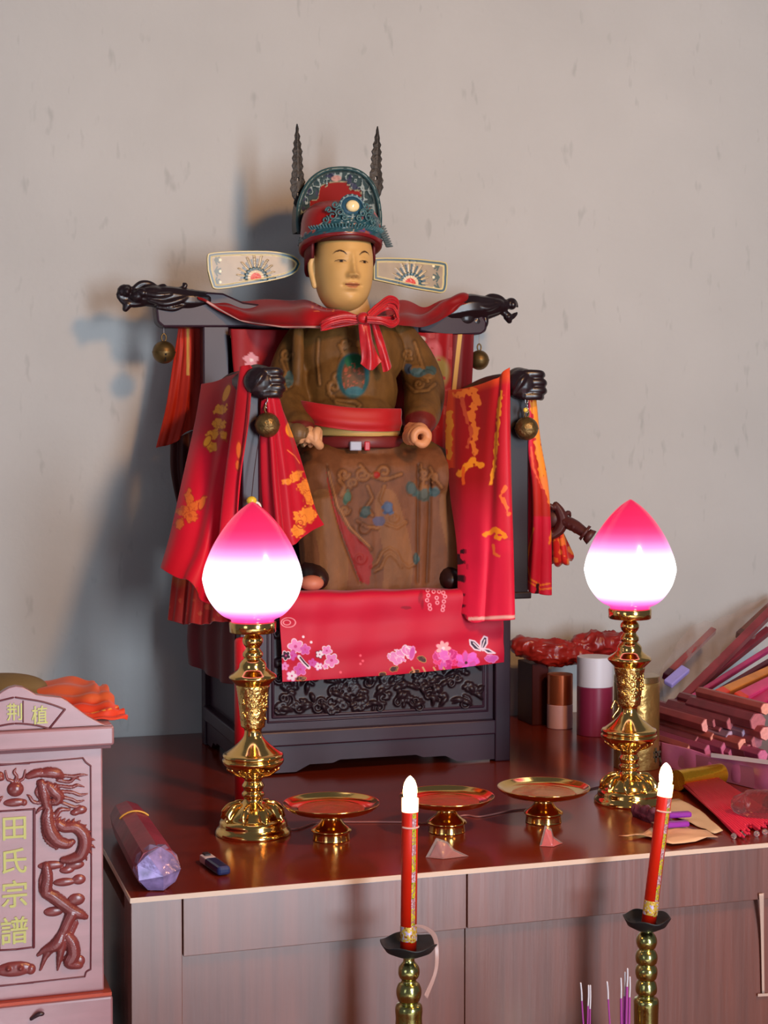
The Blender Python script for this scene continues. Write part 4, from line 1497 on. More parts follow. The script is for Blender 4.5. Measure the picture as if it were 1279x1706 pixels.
# flowered front cloth
def p_(U, W, X, Y):
    c = base(X, S(192, 16, 50))
    put(c, disc(X, Y, 560, 1100, 70, 40) * .5, S(186, 20, 44))
    wht, pk, pu, dk = S(236, 214, 226), S(226, 130, 190), S(204, 84, 168), S(60, 24, 44)
    # cloud at left
    for r_ in (12, 6):
        put(c, (1.4 - np.abs(np.hypot((X - 480 - (12 - r_) * -.4) / 1.0, (Y - 1037) * 1.5) - r_)), S(240, 150, 160))
    for (x_, y_, r_, cc_, e_) in ((492, 1077, 13, pk, wht), (508, 1082, 9, pu, pk), (486, 1092, 9, pu, S(190, 40, 100)), (476, 1092, 8, dk, wht), (500, 1115, 11, pu, pk), (532, 1090, 7, wht, dk), (544, 1084, 9, pk, wht),
                                  (552, 1100, 12, pk, wht), (530, 1110, 7, wht, pu), (520, 1104, 8, pu, None), (486, 1126, 9, wht, pk), (474, 1110, 8, pk, None), (542, 1110, 5, pk, wht)):
        flower(c, X, Y, x_, y_, r_, cc_, 5, x_ * .3, S(200, 60, 130), e_)
    line(c, X, Y, [(498, 1094), (506, 1104), (514, 1112)], 3, wht)
    line(c, X, Y, [(500, 1095), (507, 1104), (513, 1110)], 1.3, dk)
    for (x_, y_) in ((505, 1061), (518, 1070), (600, 1092), (604, 1101), (600, 1106), (567, 1120)):
        put(c, 2.6 - np.hypot(X - x_, Y - y_), wht if y_ < 1080 else S(240, 90, 110))
    lily(c, X, Y, [(502, 1131, 8, 3.5, 0), (690, 1120, 8, 4, -10), (656, 1114, 8, 4, -10), (637, 1124, 6, 4, 0), (702, 1098, 7, 5, 30)], S(70, 30, 30), S(190, 130, 70))
    # crocus buds
    lily(c, X, Y, [(660, 1096, 13, 10, 25), (668, 1088, 8, 6, 20), (682, 1086, 9, 11, 0), (676, 1084, 6, 9, -30)], pk, wht)
    lily(c, X, Y, [(686, 1088, 4, 10, 10)], pu, pk)
    # peonies
    for i in range(9):
        a = i * .7
        lily(c, X, Y, [(742 + 14 * math.cos(a), 1096 + 10 * math.sin(a), 9, 7, 30 * i)], (pu, S(220, 50, 110), S(196, 40, 120))[i % 3], S(230, 90, 160))
    flower(c, X, Y, 738, 1080, 13, S(238, 170, 176), 7, 0, wht, S(222, 60, 100))
    lily(c, X, Y, [(740, 1092, 8, 9, 0)], S(222, 100, 190), pk)
    for i in range(7):
        a = i * .9
        lily(c, X, Y, [(778 + 11 * math.cos(a), 1101 + 7 * math.sin(a), 9, 6, 52 * i)], (S(222, 96, 200), pu)[i % 2], S(230, 70, 150))
    put(c, 3 - np.hypot(X - 776, Y - 1104), S(80, 40, 40))
    lily(c, X, Y, [(818, 1097, 9, 7, 0)], pu, pk)
    for x_ in (686, 704, 722, 738):
        line(c, X, Y, [(x_, 1112), (x_ + 4, 1119), (x_ - 2, 1125)], 1.4, S(210, 150, 110))
    # butterfly
    bf = [[(782, 1066), (790, 1068), (798, 1076), (800, 1084), (790, 1082), (783, 1074)], [(806, 1060), (811, 1062), (811, 1072), (804, 1084), (800, 1080), (801, 1068)], [(802, 1080), (814, 1082), (824, 1088), (812, 1088)]]
    for q in bf:
        put(c, inpoly(X, Y, q), S(50, 30, 56))
        line(c, X, Y, q + [q[0]], 1.2, S(226, 200, 216))
    line(c, X, Y, [(788, 1071), (797, 1080)], .8, wht)
    line(c, X, Y, [(807, 1066), (803, 1078)], .8, wht)
    # clusters near the upper edge
    for (x_, y_) in ((712, 984), (713, 992), (711, 1000), (715, 1008), (727, 996), (728, 1004), (738, 988), (741, 994), (739, 1002), (738, 1010), (722, 986), (731, 986), (716, 1014), (737, 1016)):
        put(c, 1.3 - np.abs(np.hypot(X - x_, Y - y_) - 2.6), S(240, 150, 166))
    lily(c, X, Y, [(700, 995, 3, 8, 10), (676, 1012, 9, 2.5, 5), (703, 1005, 2, 7, 0)], S(150, 14, 40), S(170, 14, 44))
    return c


top(cloth('seat_front_cloth', [[(462, 984, 2.70), (540, 985, 2.69), (640, 983, 2.69), (740, 981, 2.69), (834, 978, 2.70)],
                               [(463, 988, 2.643), (540, 990, 2.641), (640, 988, 2.641), (740, 986, 2.641), (835, 985, 2.641)],
                               [(466, 1040, 2.640), (540, 1042, 2.637), (640, 1040, 2.638), (740, 1036, 2.637), (837, 1032, 2.639)],
                               [(469, 1090, 2.638), (540, 1092, 2.634), (640, 1086, 2.637), (740, 1078, 2.635), (838, 1070, 2.638)],
                               [(470, 1136, 2.638), (540, 1132, 2.634), (640, 1125, 2.637), (740, 1116, 2.634), (839, 1103, 2.638)]],
          SATIN, p_, fold=lambda U, W: .0015 * sin(U * 14) * W + .001 * sin(U * 31 + W * 4) + .0012 * sin(W * 20 + U * 3), nu=460, nv=240, solid=.0016),
    'bright pink-red cloth with embroidered flowers and butterfly hanging over front of throne base', 'cloth')


# cape over shoulders and head rail, with bow
def p_(U, W, X, Y):
    c = base(X, S(142, 18, 20))
    put(c, np.clip((X - 470) / 50, 0, 1) * (X < 620) * .6, S(180, 20, 28))
    d = seg(X, Y, [(345, 503), (400, 534), (470, 545), (548, 545)])
    put(c, (1.6 - d) * .8, S(220, 170, 160))
    put(c, (vnoise(X, Y, 2, .25) > .6) * (np.abs(X - 545) < 30) * (Y < 520) * .8, S(226, 120, 70))
    return c


top(cloth('shoulder_cape', [[(318, 488, 2.965), (352, 496, 2.965), (372, 500, 2.965), (420, 505, 2.96), (480, 500, 2.90), (520, 503, 2.83), (560, 514, 2.765), (598, 524, 2.735)],
                            [(322, 490, 2.935), (352, 498, 2.93), (385, 508, 2.92), (430, 515, 2.90), (480, 512, 2.84), (520, 516, 2.78), (560, 522, 2.74), (600, 528, 2.725)],
                            [(326, 496, 2.925), (354, 506, 2.915), (392, 520, 2.90), (432, 530, 2.86), (480, 532, 2.80), (520, 534, 2.755), (560, 534, 2.73), (602, 532, 2.722)],
                            [(330, 500, 2.92), (358, 512, 2.91), (400, 534, 2.89), (434, 541, 2.85), (480, 545, 2.795), (520, 546, 2.75), (552, 544, 2.73), (604, 536, 2.722)]],
          SATIN, p_, fold=lambda U, W: .004 * sin(W * 9 + U * 5) + .0025 * sin(U * 30), nu=240, nv=90), 'red satin cape laid over the left head rail and shoulder up to the knotted bow', 'cape')


def p_(U, W, X, Y):
    c = base(X, S(136, 18, 20))
    put(c, (disc(X, Y, 700, 530, 60, 12) * .6), S(110, 14, 20))
    return c


top(cloth('shoulder_cape', [[(612, 524, 2.735), (636, 505, 2.80), (665, 506, 2.86), (700, 512, 2.90), (724, 506, 2.93), (742, 492, 2.955), (770, 490, 2.96), (789, 495, 2.96)],
                            [(612, 528, 2.725), (640, 520, 2.76), (668, 522, 2.80), (700, 524, 2.86), (726, 516, 2.90), (746, 503, 2.915), (770, 498, 2.92), (787, 499, 2.925)],
                            [(612, 532, 2.722), (642, 538, 2.75), (670, 544, 2.79), (702, 544, 2.85), (728, 536, 2.89), (752, 520, 2.905), (768, 508, 2.91), (784, 503, 2.92)]],
          SATIN, p_, fold=lambda U, W: .006 * sin(W * 7 + U * 6) + .003 * sin(U * 24), nu=200, nv=80), 'dark red satin cape laid over the right head rail, shorter side beyond the bow', 'cape')

bow = thing('ribbon_bow', at(605, 532, 2.715), 'red satin ribbon bow with two hanging tails tied under the statue chin', 'bow')
sat = mat('satin_red', S(178, 18, 28), .38, sheen=.3, noise=.2, nscale=40, bump=.3, bscale=60)


def strip(rows, nu=30, nv=70, f=None):
    V, Fc, U, W = grid(rows, nu, nv, f)
    return V, Fc


mk('tail', strip([[(597, 540, 2.715), (606, 540, 2.708), (615, 538, 2.715)], [(600, 570, 2.712), (612, 568, 2.703), (620, 564, 2.712)], [(602, 595, 2.712), (616, 594, 2.705), (628, 588, 2.712)], [(600, 606, 2.712), (618, 617, 2.706), (636, 602, 2.712)]], f=lambda U, W: .0016 * sin(U * 9 + W * 4)), sat, bow, solid=.0016)
mk('tail', strip([[(618, 540, 2.722), (624, 540, 2.716), (629, 540, 2.722)], [(625, 565, 2.72), (631, 563, 2.714), (636, 562, 2.72)], [(632, 590, 2.72), (638, 588, 2.714), (644, 586, 2.72)], [(638, 620, 2.72), (646, 618, 2.714), (652, 610, 2.72)]], f=lambda U, W: .0014 * sin(U * 7 + W * 3)), sat, bow, solid=.0016)
kn = at(606, 530, 2.712)
mk('knot', ell(kn, (.014, .011, .011)), sat, bow)


def loop_(pts, w, Y0):
    rows = [[(x, y - w, Y0 + d), (x + 1, y, Y0 + d - .006), (x, y + w, Y0 + d)] for x, y, d in pts]
    V, Fc, U, W = grid(rows, 24, 90, lambda U, W: .002 * sin(U * 20))
    return V, Fc


mk('loop', loop_([(612, 528, .0), (630, 512, .006), (648, 500, .012), (662, 508, .02), (655, 530, .026), (635, 534, .02), (615, 532, .01)], 7, 2.705), sat, bow, solid=.0016)
mk('loop', loop_([(610, 532, .0), (634, 534, -.004), (652, 540, .0), (662, 532, .008), (655, 514, .016), (640, 512, .02), (615, 528, .012)], 5, 2.70), sat, bow, solid=.0016)
mk('loop', loop_([(600, 532, .01), (575, 530, .01), (548, 536, .012), (535, 545, .02), (560, 540, .026), (595, 534, .02)], 6, 2.71), sat, bow, solid=.0016)

# sash round the waist
sash = strip([[(490, 668, 2.80), (505, 668, 2.748), (540, 674, 2.715), (590, 680, 2.702), (640, 681, 2.708), (667, 681, 2.74)],
              [(490, 690, 2.80), (506, 688, 2.743), (542, 694, 2.708), (592, 700, 2.694), (642, 701, 2.702), (668, 700, 2.74)],
              [(492, 706, 2.80), (512, 706, 2.745), (545, 712, 2.710), (593, 718, 2.698), (641, 719, 2.705), (666, 718, 2.74)]], 120, 40, lambda U, W: .0008 * sin(W * 12))
tag(mk('waist_sash', sash, plain('sash_red', (168, 12, 18), .55, sheen=.3), solid=.003), 'flat bright red ribbon sash round the statue waist', 'sash')

# ================================================================== bells
def bell(cx, cy, r_px, Y0, label, m, tongue=True, chain=None, top_y=None):
    s = mpp(cx, cy, Y0)
    r = r_px * s
    c = at(cx, cy, Y0)
    t = thing('round_bell', c - np.array((0, 0, r)), label, 'bell')
    prof = []
    for i in range(25):
        a = -math.pi / 2 + math.pi * i / 24
        bulge = 1 + (.035 if abs(i - 12) <= 0 else 0)
        prof.append((r * math.cos(a) * bulge, r * math.sin(a)))
    mk('body', lathe(prof, c, 40), m, t)
    mk('band', join([tub([c + np.array((r * 1.01 * math.cos(q), r * 1.01 * math.sin(q), z_)) for q in np.linspace(0, 6.283, 40)], r * .035, 6, smooth=False) for z_ in ([0, ] if not tongue else [.04 * r])]), m, t)
    if tongue:
        dk = plain('slot_dark', (12, 8, 6), .8)
        mk('slot', join([ell(c + np.array((.0, -r * .80, -r * .50)), (r * .06, r * .10, r * .34)), ell(c + np.array((0, -r * .93, -r * .22)), (r * .11, r * .08, r * .11))]), dk, t)
    lt = c + np.array((0, 0, r * 1.28))
    mk('loop', tub([lt + np.array((r * .20 * math.cos(q), 0, r * .34 * math.sin(q))) for q in np.linspace(0, 6.283, 24)], r * .075, 8, smooth=False), m, t)
    zt = at(cx, top_y, Y0)[2]
    if chain:
        zz_, k = lt[2] + r * .3, 0
        pr = []
        while zz_ < zt:
            pr.append(tub([np.array((c[0] + (.0028 * math.cos(q) if k % 2 == 0 else 0), c[1] + (.0028 * math.cos(q) if k % 2 else 0), zz_ + .0055 * math.sin(q))) for q in np.linspace(0, 6.283, 16)], .0009, 6, smooth=False))
            zz_ += .0085
            k += 1
        mk('chain', join(pr), STEEL, t)
    else:
        mk('thread', tub([lt + np.array((0, 0, r * .3)), np.array((lt[0], lt[1], zt + .002))], .0006, 6), plain('thread_pale', (170, 160, 160), .6), t)
    return t


bell(273, 587, 19, 2.945, 'plain old brass round bell hanging under the left dragon head', OLDB, True, top_y=546)
bell(798, 600, 16.5, 2.945, 'plain old brass round bell hanging under the right dragon head', OLDB, False, top_y=556)
bell(445, 708, 21, 2.585, 'engraved brass round bell chained under the left claw', OLDB2, False, chain=True, top_y=658)
bell(877, 714, 19.5, 2.585, 'engraved brass round bell chained under the right claw', OLDB2, False, chain=True, top_y=662)
q = at(875, 683, 2.57)
tag(mk('yellow_bead', ell(q, .0042, 14), plain('bead_yellow', (226, 196, 80), .35)), 'tiny yellow bead on the chain above the right engraved bell', 'bead')

# carved hilt at the right
hl = thing('sword_hilt', at(905, 862, 2.66), 'dark red-brown carved sword hilt with cross guard sticking out right of the throne', 'sword')
hm = plain('hilt_wood', (70, 26, 24), .5, bump=.2, bscale=60)
k = .00105
mk('scabbard', tub([at(866, 820, 2.80), at(880, 846, 2.74), at(900, 858, 2.69), at(920, 864, 2.66)], [.014, .022, .026, .022], 14), hm, hl)
gd = [tub([at(x, y, 2.64) for x, y in pts], [q * k for q in rr], 8, flat=1.3) for pts, rr in (
    (((926, 841), (932, 852), (936, 868), (930, 884), (918, 894)), (6, 9, 11, 10, 6)),
    (((921, 846), (914, 842), (910, 848)), (5, 4, 2)), (((940, 858), (947, 854), (950, 860)), (5, 4, 2)), (((916, 888), (908, 890), (904, 884)), (5, 4, 2)))]
mk('guard', fuse(gd, .0016, 0), hm, hl)
mk('grip', join([tub([at(936, 868, 2.64), at(955, 875, 2.62), at(974, 888, 2.60)], [.0125, .0115, .0095], 8)] + [tub([at(x, y, Y0) - np.array((.0012, 0, 0)), at(x, y, Y0) + np.array((.0012, 0, -.0008))], .0118, 10, smooth=False) for x, y, Y0 in ((944, 870, 2.632), (952, 873.5, 2.624), (960, 878, 2.616))]), hm, hl)
mk('pommel', join([tub([at(972, 886, 2.602), at(976, 889, 2.60)], [.0155, .0165], 12, caps=False, smooth=False), tub([at(977, 890, 2.60), at(985, 896, 2.595)], [.012, .0155], 12, caps=False, smooth=False)]), hm, hl)

# ================================================================== lamps
LP = [(57, 0), (57.5, 3), (56, 7), (52, 12), (51, 19), (47, 23), (43, 25), (39, 32), (33, 38), (28, 42), (20, 46), (15, 50), (14, 55), (17, 58), (17, 62), (14, 65), (15, 69), (17, 73), (15, 77), (13, 81), (16, 85), (24, 90),
      (36, 98), (43, 105), (46, 109), (46.5, 113), (44, 115), (46, 118), (45, 122), (41, 124), (34, 129), (25, 136), (18, 143), (14, 149), (13, 156), (14, 160), (18, 163), (19, 170), (20.5, 185), (22, 200), (24, 215), (25.5, 224),
      (25, 226), (28, 229), (35, 236), (36, 239), (34, 242), (28, 246), (21, 252), (20, 258), (17, 263), (13, 267), (15, 270), (15, 275), (12, 279), (10.5, 283), (13.5, 287), (15.5, 292), (15, 297), (11, 302), (10, 305)]
SH = [(32, 322), (34, 326), (46, 332), (58, 344), (69, 362), (75, 383), (75, 392), (71, 409), (62, 432), (51, 452), (40, 468), (29, 481), (18, 491.5), (8, 499), (2, 502.5), (.1, 503)]
GLOW = mat('lamp_glass', vcol=True, rough=.2, coat=.6, emit=1.0)


def glow_fix():
    nt = GLOW.node_tree
    b = nt.nodes['Principled BSDF']
    a = nt.nodes['Attribute'] if 'Attribute' in nt.nodes else [n for n in nt.nodes if n.type == 'ATTRIBUTE'][0]
    for l in list(b.inputs['Base Color'].links):
        nt.links.remove(l)
    b.inputs['Base Color'].default_value = (.12, .01, .03, 1)
    nt.links.new(a.outputs['Color'], b.inputs['Emission Color'])


glow_fix()


def lamp(c, s, label):
    t = thing('bud_lamp', c, label, 'lamp', None)
    sc_ = lambda pr: [(r * s, z * s) for r, z in pr]
    i1, i2 = 22, 36                                    # base, bowl, shaft, neck
    mk('base', lathe(spin(sc_(LP[:22]), 3), c, 64), BRASS, t)
    mk('bowl', lathe(spin(sc_(LP[21:37]), 3), c, 64), BRASS, t)
    mk('shaft', lathe(spin(sc_(LP[36:44]), 4), c, 64), BRASS2, t)
    mk('neck', lathe(spin(sc_(LP[42:]), 3), c, 64), BRASS, t)
    # relief on the shaft facing the room and lotus leaves on base and bowl
    rl = []
    rs = np.random.default_rng(4)
    for i in range(46):
        a = R(rs.uniform(-150, -30))
        h = rs.uniform(176, 214)
        rr = (20 + (h - 170) * .08) * s
        rl.append(ell((c[0] + rr * math.cos(a), c[1] + rr * math.sin(a), c[2] + h * s), (.0016, .0012, rs.uniform(.0015, .004)), 8, ry=rs.uniform(-1, 1)))
    mk('shaft_relief', join(rl), BRASS, t)
    lf = []
    for i in range(9):
        a = i * 6.283 / 9
        p = [(c[0] + r * s * math.cos(a), c[1] + r * s * math.sin(a), c[2] + z * s) for r, z in ((22, 46), (33, 40), (42, 29), (47, 25))]
        lf.append(tub(p, [.003, .0075, .0085, .003], 10, flat=.35))
    mk('base_leaves', join(lf), BRASS, t)
    lf = []
    for i in range(16):
        a = i * 6.283 / 16
        p = [(c[0] + r * s * math.cos(a), c[1] + r * s * math.sin(a), c[2] + z * s) for r, z in ((17, 88), (28, 93), (38, 100))]
        lf.append(tub(p, [.001, .0028, .003], 8, flat=.6))
    mk('bowl_ribs', join(lf), BRASS, t)
    mk('collar', lathe(sc_([(9, 304), (33, 305.5), (35, 307), (35.5, 321), (34, 323), (30, 323), (30, 321)]), c, 64), BRASS, t)
    pr = spin(sc_(SH), 6)
    n = 64
    V, Fc = lathe(pr, c, n)
    h = (V[:, 2] - c[2]) / s
    st = [(320, (.95, .02, .25)), (328, (1.0, .08, .5)), (336, (1.2, .35, 1.0)), (346, (2.0, 1.2, 2.0)), (356, (3, 3, 3)), (404, (3, 3, 3)), (414, (1.6, .95, 1.5)), (426, (1.05, .42, .9)), (438, (.98, .16, .48)), (450, (.95, .05, .22)), (462, (.88, .02, .12)), (480, (.78, .01, .085)), (503, (.66, .006, .06))]
    hs = [a for a, _ in st]
    cc = np.stack([np.interp(h, hs, [q[k] for _, q in st]) for k in range(3)], 1)
    mk('glass_shade', (V, Fc), GLOW, t, col=cc)
    return t


c1, c2_ = on(422, 1388), on(1047, 1336)
s1 = mpp(422, 1388, c1[1]) * 1.0
s2 = mpp(1047, 1336, c2_[1])
ss = (s1 * 552 / 499 + s2) / 2
lamp(c1, ss, 'glowing pink bud-shaped glass lamp on brass stem, left of the plates')
lamp(c2_, ss * .995, 'glowing pink bud-shaped glass lamp on brass stem, right of the plates')

# tall unlit red candle behind the left lamp
q = on(408, 1338)
rcn = thing('red_candle', q, 'tall plain red candle standing behind the left brass lamp', 'candle')
zt = at(404, 1062, q[1])[2] - T
mk('wax', lathe([(.0165, 0), (.0165, zt - .006), (.014, zt - .002), (.008, zt), (.001, zt)], q, 32), plain('wax_red', (196, 20, 30), .35, sub=.1), rcn)
mk('wick', tub([q + np.array((0, 0, zt - .002)), q + np.array((.001, 0, zt + .007))], .0012, 6), plain('wick_pale', (220, 200, 180), .7), rcn)
# yellow bead on white ring, hanging from the left bell
bt = thing('bead_pendant', at(418, 845, 2.575), 'yellow bead with white ring dangling above the left lamp tip', 'pendant')
mk('bead', ell(at(419, 834, 2.575), (.0088, .0088, .0075), 20), plain('bead_yellow2', (226, 190, 60), .3), bt)
rc = at(427, 846, 2.575)
mk('ring', tub([rc + np.array((.007 * math.cos(a), 0, .009 * math.sin(a))) for a in np.linspace(0, 6.283, 28)], .0022, 8, smooth=False), plain('ring_white', (225, 215, 200), .35), bt)
mk('cord', tub([at(419, 828, 2.575), at(424, 780, 2.58), at(434, 712, 2.585)], .0007, 6), plain('cord_dark', (50, 20, 26), .7), bt)

# ================================================================== footed plates
PP = [(30, 0), (31.5, 1), (31, 3), (30.5, 13), (33.5, 15), (34, 17), (30, 21), (23, 26), (17, 33), (15.5, 38), (19, 42), (30, 44), (52, 46), (70, 51), (79, 58), (81, 61), (80, 62), (76, 59), (68, 54), (55, 51.5), (46, 51), (44, 50), (30, 50), (.1, 50)]
COP = mat('plate_inside', S(222, 156, 100), .36, 1.0, bump=.8, bscale=70, bumpdist=.003)


def plate_(c, s, label, g=None):
    t = thing('footed_plate', c, label, 'plate')
    mk('foot', lathe(spin([(r * s, z * s) for r, z in PP[:11]], 3), c, 64), BRASS, t)
    mk('dish', lathe(spin([(r * s, z * s) for r, z in PP[10:20]], 3)[:-1] + [(55 * s, 51.5 * s), (50 * s, 48 * s)], c, 72), BRASS, t)
    V, Fc = lathe([(r * s, z * s) for r, z in [(56, 51.6), (50, 51), (46, 51.2), (44, 50.5), (30, 50.5), (28, 51), (15, 51), (.1, 51)]], c, 72)
    mk('engraved_center', (V, Fc[:-2] + [Fc[-1]]), COP, t)
    return t


pl = [(552, 1398), (744, 1385), (905, 1369)]
ps = mpp(552, 1398, on(552, 1398)[1])
for (x_, y_), lb in zip(pl, ('brass footed offering plate beside the left lamp, nearest to it', 'brass footed offering plate directly behind the upright lit candle', 'brass footed offering plate farthest right, towards the right lamp')):
    plate_(on(x_, y_), ps, lb)

# ================================================================== candlesticks in front of the table
tbl = thing('offering_table', (.95, 1.62, 0), 'low offering table below the frame carrying the candlesticks', 'table')
OT = .60
wd = plain('plain_wood', (120, 70, 50), .5)
mk('table_top', bx(.25, 1.9, 1.3, 1.93, OT - .03, OT), wd, tbl, smooth=False)
for x_ in (.28, 1.83):
    for y_ in (1.33, 1.87):
        mk('leg', bx(x_, x_ + .04, y_, y_ + .04, 0, OT - .03), wd, tbl, smooth=False)

IRON = plain('black_iron', (24, 22, 24), .5, spec=.5)
WAX = plain('candle_wax', (214, 34, 12), .3, sub=.15)
FLAME = mat('candle_flame', (1.0, .72, .30), .5, emit=16.0)
HOTW = mat('hot_wax', (1.0, .62, .28), .5, emit=4.0)
FOIL = mat('gold_foil', vcol=True, rough=.25, metal=.3)


def candlestick(px, py, Y0, dish_px, prof, label):
    s = mpp(px, py, Y0)
    c = at(px, py, Y0)
    bz = np.array((c[0], c[1], OT))
    t = thing('candlestick', bz, label, 'candlestick')
    h = c[2] - OT
    low = [(.055, 0), (.055, .006), (.045, .012), (.03, .03), (.018, .05), (.024, .06), (.018, .07)]
    body = [(r * s, h - z * s) for r, z in prof][::-1]
    mk('stem', lathe(spin(low, 3) + spin([b for b in body if b[1] > .075], 3), bz, 48), GREENB, t)
    d = dish_px * s
    n = 56
    P_ = [(.003, -.018 * .5), (d * .45, -.009), (d * .8, -.003), (d * .97, .006), (d, .008), (d * .96, .008), (d * .78, .001), (d * .4, -.004), (.001, -.005)]
    V, Fc = lathe(P_, c, n)
    a = np.arctan2(V[:, 1] - c[1], V[:, 0] - c[0])
    rr = np.hypot(V[:, 0] - c[0], V[:, 1] - c[1]) / d
    V[:, 2] += .0018 * np.sin(a * 5) * (rr > .85)
    mk('drip_pan', (V, Fc), IRON, t)
    return t, c


st1 = [(10, 6), (10, 14), (9.5, 22), (13, 27), (17, 33), (18, 42), (16, 49), (12.5, 53), (13, 57), (17, 60), (20.5, 68), (21, 78), (18, 88), (15, 92), (21, 96), (23, 104), (22, 120), (23, 140), (18, 148), (24, 156), (24, 180), (16, 190), (22, 205), (22, 240), (14, 250), (20, 270), (20, 300)]
st2 = [(9, 6), (9, 14), (12, 18), (16, 24), (17.5, 32), (15, 41), (12, 44), (16, 49), (18.5, 57), (17, 67), (13, 70), (17, 75), (18.5, 83), (16.5, 93), (13, 96), (16, 101), (18, 110), (17, 118), (13, 122), (15, 126), (20.5, 130), (20.5, 150), (19, 200), (14, 210), (20, 230), (20, 280)]
k1, d1 = candlestick(681, 1579, 1.84, 48.5, st1, 'greenish brass ringed candlestick with black drip pan under the upright candle')
k2, d2 = candlestick(1077, 1537, 1.84, 40, st2, 'greenish brass ringed candlestick with black drip pan under the leaning candle')


def candle(bot, tp, r, label, seed, step):
    bot, tp = np.array(bot), np.array(tp)
    ax = (tp - bot)
    L_ = np.linalg.norm(ax)
    ax = ax / L_
    t = thing('lit_candle', bot, label, 'candle')
    mk('wax', tub([bot, bot + ax * (L_ - .004), bot + ax * L_], [r, r, r * .96], 32, caps=False, smooth=False), WAX, t)
    # paler glowing top
    mk('melted_top', tub([bot + ax * (L_ - .015), bot + ax * (L_ - .006), bot + ax * (L_ + .0015)], [r * 1.01, r * 1.03, r * 1.03], 32, caps=False, smooth=False), HOTW, t)
    sx = np.cross(ax, [0, 1, 0])
    sx /= np.linalg.norm(sx)
    vd = np.array((-sx[1], sx[0], 0))
    vd = -np.cross(sx, ax)
    vd = vd / np.linalg.norm(vd)
    if vd[1] > 0:
        vd = -vd
    # foil strip of printed gold marks along the front
    nu, nv = 12, 260
    V, cl = [], []
    rs = np.random.default_rng(seed)
    X = []
    for i in range(nv):
        hh = .012 + (L_ - .028) * i / (nv - 1)
        for j in range(nu):
            an = R(-2 + 32 * j / (nu - 1))
            V.append(bot + ax * hh + (vd * math.cos(an) + sx * math.sin(an) * (1 if sx[0] > 0 else -1)) * (r + .0003))
            X.append((j / (nu - 1), hh))
    X = np.array(X)
    V = np.array(V)
    c = base(V, S(176, 122, 122))
    gaps = ((X[:, 1] * 1000 / 34) % 1)
    ch = (gaps < .62)
    nz = vnoise(X[:, 0] * 5, X[:, 1] * 700, seed, 1)
    put(c, ch * (nz > .38), S(216, 196, 40))
    put(c, ch * (nz > .72), S(110, 130, 30))
    put(c, (~ch) * (nz > .62), S(220, 190, 200))
    Fc = [(i * nu + j, i * nu + j + 1, (i + 1) * nu + j + 1, (i + 1) * nu + j) for i in range(nv - 1) for j in range(nu - 1)]
    mk('foil_strip', (V, Fc), FOIL, t, col=c, solid=.0003)
    # foil label round the foot
    n = 60
    V, X = [], []
    for i in range(30):
        for j in range(n):
            an = R(-95 + 190 * j / (n - 1))
            hh = .013 + .019 * i / 29
            V.append(bot + ax * hh + (vd * math.cos(an) + sx * math.sin(an)) * (r + .00045))
            X.append((j, i))
    X = np.array(X, float)
    c = base(X, S(206, 170, 70))
    nz = vnoise(X[:, 0], X[:, 1], seed, .3)
    put(c, nz > .66, S(190, 170, 210))
    put(c, nz < .25, S(150, 70, 40))
    Fc = [(i * n + j, i * n + j + 1, (i + 1) * n + j + 1, (i + 1) * n + j) for i in range(29) for j in range(n - 1)]
    mk('foil_label', (np.array(V), Fc), FOIL, t, col=c, solid=.0003)
    # thin paper ring near the top
    mk('paper_ring', tub([bot + ax * (L_ - .034) + (vd * math.cos(a) + sx * math.sin(a)) * (r + .0006) for a in np.linspace(-1.3, 1.3, 20)], .0012, 6, smooth=False), plain('paper_pale', (214, 170, 160), .5), t)
    w0 = bot + ax * L_
    mk('wick', tub([w0 - ax * .004, w0 + ax * .005], .0009, 6), plain('wick_black', (20, 15, 12), .9), t)
    f = lathe(spin([(.0005, 0), (.0060, .003), (.0086, .010), (.0088, .018), (.0068, .026), (.0034, .0315), (.0006, .034)], 4), w0 - np.array((0, 0, .004)), 24)
    mk('flame', f, FLAME, t)
    l = bpy.data.lights.new('flame_light', 'POINT')
    l.energy = .35
    l.color = (1, .5, .16)
    l.shadow_soft_size = .01
    o = bpy.data.objects.new('flame_light', l)
    COL.objects.link(o)
    o.location = (w0 + np.array((0, -.0, .05))).tolist()
    return t


r1 = 13.6 * mpp(681, 1500, 1.84)
candle(at(680, 1583, 1.84), at(683, 1332, 1.84), r1, 'red lit candle with gold foil, standing upright in the left candlestick', 3, 1)
candle(at(1080, 1539, 1.84), at(1109, 1308, 1.84), r1 * .94, 'red lit candle with gold foil, leaning right in its candlestick', 8, 1)
# curl of loose cellophane at the foot of the upright candle
V, Fc = strip([[(690, 1543, 1.80), (692, 1540, 1.80)], [(706, 1548, 1.81), (709, 1543, 1.81)], [(720, 1562, 1.82), (726, 1556, 1.82)], [(724, 1585, 1.82), (731, 1583, 1.82)], [(722, 1620, 1.81), (728, 1620, 1.81)], [(706, 1658, 1.80), (712, 1664, 1.80)]], 8, 60)
tag(mk('wrapper_scrap', (V, Fc), plain('film_scrap', (190, 150, 140), .3, alpha=.55), solid=.0004), 'loose curl of clear wrapper hanging from the upright candle foot', 'wrapper')

